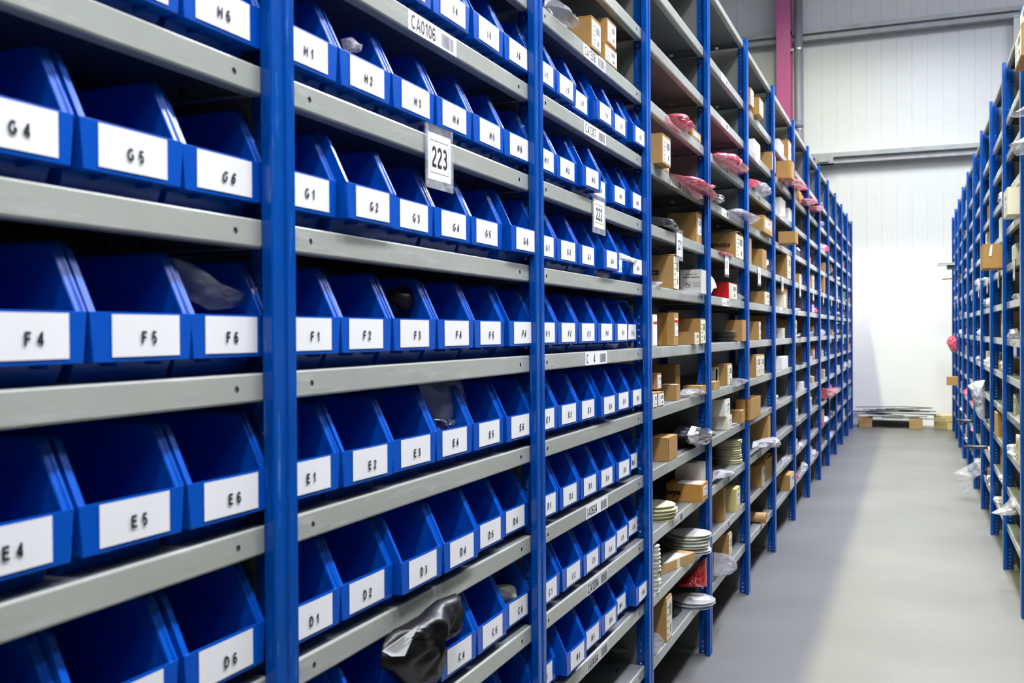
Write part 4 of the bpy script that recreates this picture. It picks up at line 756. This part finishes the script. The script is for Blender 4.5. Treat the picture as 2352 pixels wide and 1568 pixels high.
# ------------------------------------------------------------------ goods farther along both racks
SHN = ['bottom shelf'] + ['%s shelf up' % q for q in ORD[1:12]]
COLN = {'kraft': 'brown', 'tan': 'tan', 'cream': 'cream', 'white': 'white', 'greybox': 'grey', 'teal': 'teal', 'green': 'green', 'purple': 'purple'}
used = set()
def fill(name, zlev, y0, L, side, seed, dens, occupied=()):
    r = random.Random(seed)
    for si, z in enumerate(LD):
        if z in occupied: continue
        p = dens*(.35 if z > 2.0 else 1.0)
        cur = .08
        idx = 0
        while cur < L-.2:
            if r.random() > p: cur += r.uniform(.15, .35); continue
            wd = r.uniform(.08, .22); kind = r.random()
            xx = r.uniform(-.05, .005)
            yloc = cur+wd/2
            if cur+wd > L-.12: break
            if kind < .68:
                col = r.choices(['kraft', 'tan', 'cream', 'white', 'greybox', 'teal', 'green', 'purple'], [48, 18, 9, 9, 6, 2, 2, 2])[0]
                h = r.uniform(.05, .165); d = r.uniform(.07, .2)
                what = '%s%s box' % (r.choice(('', 'labelled ')), COLN[col]); lab = '%s, %s, %s' % (what, SHN[si], name)
                if lab in used: lab = '%s %s box, %s, %s' % ('taller' if h > .11 else 'lower', COLN[col], SHN[si], name)
                if lab in used: cur += wd+.04; continue
                used.add(lab)
                st = r.choice((1, 2, 3)) if 'labelled' in lab else 0
                if side > 0: make_box('cardboard_box', lab, col, XL+xx, y0+cur, y0+cur+wd, ZS(z)+.0006, h, d, st, '', seed*31+idx, group='boxes on the left rack', simple=True)
                else:
                    t = make_box('cardboard_box', lab, col, XL+xx, 0, wd, 0, h, d, st, '', seed*31+idx, group='boxes on the right rack', simple=True)
                    t.rotation_euler.z = PI; t.location = (XR-XL-xx, y0+cur+wd/2, ZS(z)+.0006)
            else:
                km, kn = r.choice((('clear2', 'milky plastic bag'), ('clear2', 'milky plastic bag'), ('clear', 'clear plastic bag'), ('pink', 'pink plastic bag'), ('foil', 'silver antistatic bag'), ('darkfoil', 'dark antistatic bag'), ('wrap', 'white wrapped packet'), ('black', 'black plastic bag')))
                lab = '%s, %s, %s' % (kn, SHN[si], name)
                if lab in used: cur += wd; continue
                used.add(lab); h = r.uniform(.02, .075); wd = min(wd*1.4, .26)
                pts = [(-wd/2, 0), (-wd*.2, 0), (wd*.15, 0), (wd/2, .002), (wd*.46, h*.35), (wd*.3, h*.8), (wd*.1, h), (-wd*.12, h*.85), (-wd*.33, h*.9), (-wd*.47, h*.45)]
                pts = [(a+r.uniform(-.014, .014), max(0, b_+(r.uniform(-.02, .014) if b_ > .003 else 0))) for a, b_ in pts]
                x_ = XL-.05+r.uniform(0, .04)
                o = link('plastic_bag' if km not in ('wrap',) else 'wrapped_packet', pouch_mesh(pts, .032, km, seed+idx, amp=.013), None, (x_ if side > 0 else XR-x_, y0+yloc, ZS(z)+.0006), (0, 0, 0 if side > 0 else PI))
                tag(o, lab, 'bag' if km != 'wrap' else 'packet', 'bags and films on the racks')
            idx += 1; cur += wd+r.uniform(.03, .12)
OCC = {4: (0.285, 0.49, 0.695, 0.9, 1.1, 1.3, 1.5, 1.7, 1.9, 2.1, 2.3, 2.5), 5: (0.285, 0.49, 0.695, 0.9, 1.1, 1.3, 1.5, 1.9, 2.1, 2.3, 2.5), 6: (0.285, 1.1, 1.7, 1.9, 2.1, 2.3, 2.5), 7: (2.5,)}
for k in range(4, 14):
    fill(BAYNAME[k], LD, LY[k-1], LY[k]-LY[k-1], 1, 500+k, .72 if k > 6 else .6, OCC.get(k, ()))
for k in range(4, 14):
    fill(RN[k], LD, RY[k], RY[k+1]-RY[k], -1, 700+k, .6, {4: (2.5, 2.3, 2.1, 1.9, 1.7, .49), 5: (.285, 1.9, .49), 6: (1.7,)}.get(k, ()))

# ------------------------------------------------------------------ goods reaching out of the right rack
t = make_box('cardboard_box', 'big yellowish box jutting into the aisle from the right rack, white paper on its lid', 'kraft', 0, 0, .26, 0, .142, .30, 0, '', seed=41, group='boxes on the right rack'); t.rotation_euler.z = PI; t.location = (1.163, 5.44, ZS(1.7)+.0006)
mb = MB(); mb.quad((-.09, -.05, .1455), (-.015, -.05, .1455), (-.015, .06, .1475), (-.09, .05, .150), 'paper'); mb.quad((-.05, .132, .135), (-.04, .133, .135), (-.03, .134, .07), (-.045, .134, .07), 'paper'); link('paper_slip', mb.mesh('paper_slip'), t)
t = make_box('cardboard_box', 'cream box with a white label jutting over a shelf of the second right bay', 'cream', 0, 0, .24, 0, .135, .16, 1, '', seed=42, group='boxes on the right rack'); t.rotation_euler.z = PI; t.location = (XR-.035, 4.42, ZS(1.9)+.0006)
t = make_box('cardboard_box', 'lower of two big brown boxes at the top right edge of the photo', 'kraft', 0, 0, .30, 0, .138, .25, 2, '', seed=43, group='boxes on the right rack'); t.rotation_euler.z = PI; t.location = (XR-.03, 3.80, ZS(2.5)+.0006)
t = make_box('cardboard_box', 'upper of two big brown boxes at the top right edge of the photo', 'kraft', 0, 0, .26, 0, .115, .22, 2, '', seed=44, group='boxes on the right rack'); t.rotation_euler.z = PI; t.location = (XR-.01, 3.82, ZS(2.5)+.139)
RP = [('plastic_bag', 'clear', 3.9, 0.05, [(1.1824, 2.3218), (1.2125, 2.333), (1.2514, 2.3531), (1.3004, 2.3604), (1.3003, 2.3057), (1.2513, 2.3099), (1.2125, 2.3093)], 'clear bag with a pointed end, upper of two at the top right edge'), ('plastic_bag', 'clear2', 3.95, 0.06, [(1.1913, 2.1954), (1.2254, 2.2087), (1.2557, 2.2262), (1.314, 2.2315), (1.3139, 2.1526), (1.2555, 2.1469), (1.2253, 2.1432), (1.2128, 2.156), (1.2074, 2.1803)], 'milky crumpled bag, lower of two at the top right edge'), ('plastic_bag', 'clear2', 4.65, 0.08, [(1.1621, 0.3876), (1.2096, 0.4179), (1.2405, 0.4539), (1.2507, 0.4773), (1.3016, 0.4687), (1.3117, 0.3899), (1.2096, 0.379)], 'shiny clear bag spilling from a low shelf of the second right bay'), ('plastic_bag', 'clear', 7.6, 0.08, [(1.0754, 0.2013), (1.1551, 0.2538), (1.2185, 0.2913), (1.2281, 0.3264), (1.3129, 0.3368), (1.3126, 0.2157), (1.2341, 0.1774), (1.2086, 0.0893), (1.1547, 0.0446), (1.1071, 0.1189)], 'long clear bag trailing into the aisle from a low right shelf'), ('plastic_bag', 'clear2', 6.6, 0.06, [(1.1347, 0.9559), (1.1851, 0.9873), (1.2463, 0.9972), (1.2457, 0.7033), (1.1985, 0.7419), (1.1708, 0.8335), (1.1514, 0.9254)], 'milky bag hanging over a low shelf of the fourth right bay'), ('plastic_bag', 'pink', 12.3, 0.05, [(1.1472, 1.2004), (1.1818, 1.27), (1.2212, 1.2806), (1.2701, 1.2375), (1.2697, 1.093), (1.2059, 1.0769), (1.1717, 1.1466)], 'pink bag hanging out near the far end of the right rack'), ('red_bag', 'red', 2.86, 0.05, [(-0.1166, 0.3118), (-0.0484, 0.385), (0.0118, 0.4428), (0.0113, 0.3231)], 'red bag deep on the lowest shelf behind the clear reels')]
for i, (n_, k, y, d, pts, lab) in enumerate(RP):            # outlines in the plane across the aisle, swelling towards the camera
    cx = sum(p[0] for p in pts)/len(pts); cz = min(p[1] for p in pts)
    o = link(n_, pouch_mesh([(p[0]-cx, p[1]-cz) for p in pts], d, k, 60+i, amp=.014), None, (cx, y, cz), (0, 0, -PI/2))
    tag(o, lab, 'bag', 'bags and films on the racks')
def rod(name, lab, p, q, r, k, cat):
    mb = MB(); p, q = Vector(p), Vector(q); mb.tube((0, 0, 0), q-p, r, k, 10); tag(link(name, mb.mesh(name, True), None, p), lab, cat)
rod('grey_rod', 'dark grey rod jutting from a low shelf of the fourth right bay', (XR+.25, 6.9, ZS(.49)+.02), (XR-.13, 6.75, ZS(.49)+.035), .012, 'darktray', 'rod')
rod('grey_rod', 'dark grey rod jutting from a low shelf of the sixth right bay', (XR+.2, 9.0, ZS(.49)+.03), (XR-.10, 8.9, ZS(.49)+.045), .014, 'darktray', 'rod')
rod('pale_strip', 'thin pale strip jutting out near the far end of the right rack', (XR+.2, 12.9, 2.02), (XR-.13, 12.9, 2.0), .008, 'yellowish', 'strip')
mb = MB(); mb.box(-.2, .20, -.12, .12, 0, .006, 'zinc'); mb.box(-.19, .16, -.11, .11, .006, .03, 'strip'); mb.box(-.08, .19, -.10, .10, -.05, 0, 'darktray')
o = link('metal_cover', mb.mesh('metal_cover', bevel=.004), None, (XR+.0, 12.75, ZS(2.1)+.051)); tag(o, 'grey metal cover jutting out high at the far end of the right rack', 'cover')
t = make_box('cardboard_box', 'brown box jutting out low at the far end of the right rack', 'kraft', 0, 0, .2, 0, .10, .2, 0, '', seed=45, group='boxes on the right rack'); t.rotation_euler.z = PI; t.location = (XR-.10, 12.1, ZS(.695)+.0006)

# ------------------------------------------------------------------ timber bearers with scrap strips at the end of the aisle
for i, (x, y, lab) in enumerate(((.15, 13.62, 'left wooden block under the grey strips at the end of the aisle'), (.80, 13.55, 'right wooden block under the grey strips at the end of the aisle'))):
    mb = MB(); mb.box(-.085, .085, -.06, .25, 0, .135, 'wood'); tag(link('wooden_block', mb.mesh('wooden_block', bevel=.004), None, (x, y, 0)), lab, 'block', 'wooden bearer blocks')
mb = MB(); mb.box(-.36, .36, 0, .16, 0, .085, 'darktray'); mb.box(-.36, .36, -.003, 0, 0, .012, 'wood'); tag(link('shade_board', mb.mesh('shade_board', bevel=.003), None, (.40, 13.80, 0)), 'dark board added as shade on the floor behind the two wooden blocks', 'board')  # dark board put in for the shade between the blocks
SR = random.Random(12)
z = .1365
for i in range(16):
    Ls = SR.uniform(.45, 1.2); mb = MB(); wd = SR.uniform(.03, .09); hh = SR.uniform(.007, .014)
    mb.box(-Ls/2, Ls/2, -wd/2, wd/2, 0, .003, 'strip'); mb.box(-Ls/2, Ls/2, -wd/2, -wd/2+.003, 0, hh, 'strip'); mb.box(-Ls/2, Ls/2, wd/2-.003, wd/2, 0, hh*.8, 'strip')
    x = SR.uniform(.2, .72) if i % 5 else SR.uniform(.75, .88)
    tag(link('metal_strip', mb.mesh('metal_strip'), None, (x, 13.56+SR.uniform(0, .16), z), (0, 0, SR.uniform(-.42, .42))), 'grey metal strip in the pile lying on two wooden blocks at the aisle end', 'strip', 'grey metal strips in the pile')
    z += hh+.0006
pts = [(-.14, 0), (.14, 0), (.12, .12), (.03, .2), (-.1, .16)]
o = link('plastic_wrap', pouch_mesh(pts, .08, 'clear2', 91), None, (-.02, 13.72, 0), (0, 0, -PI/2)); tag(o, 'crumpled clear wrap on the floor left of the wooden blocks', 'wrap')
t = make_box('cardboard_carton', 'pale yellow carton on the floor at the aisle end beside the right rack', 'yellowish', 0, 0, .34, 0, .185, .26, 0, '', seed=46); t.rotation_euler.z = -PI/2; t.location = (1.20, 13.60, .0006)
mb = MB(); mb.box(.0002, .0012, -.17, .17, .10, .108, 'tape'); mb.box(.0002, .0012, -.02, -.012, .0, .10, 'tape'); link('packing_tape', mb.mesh('packing_tape'), t)
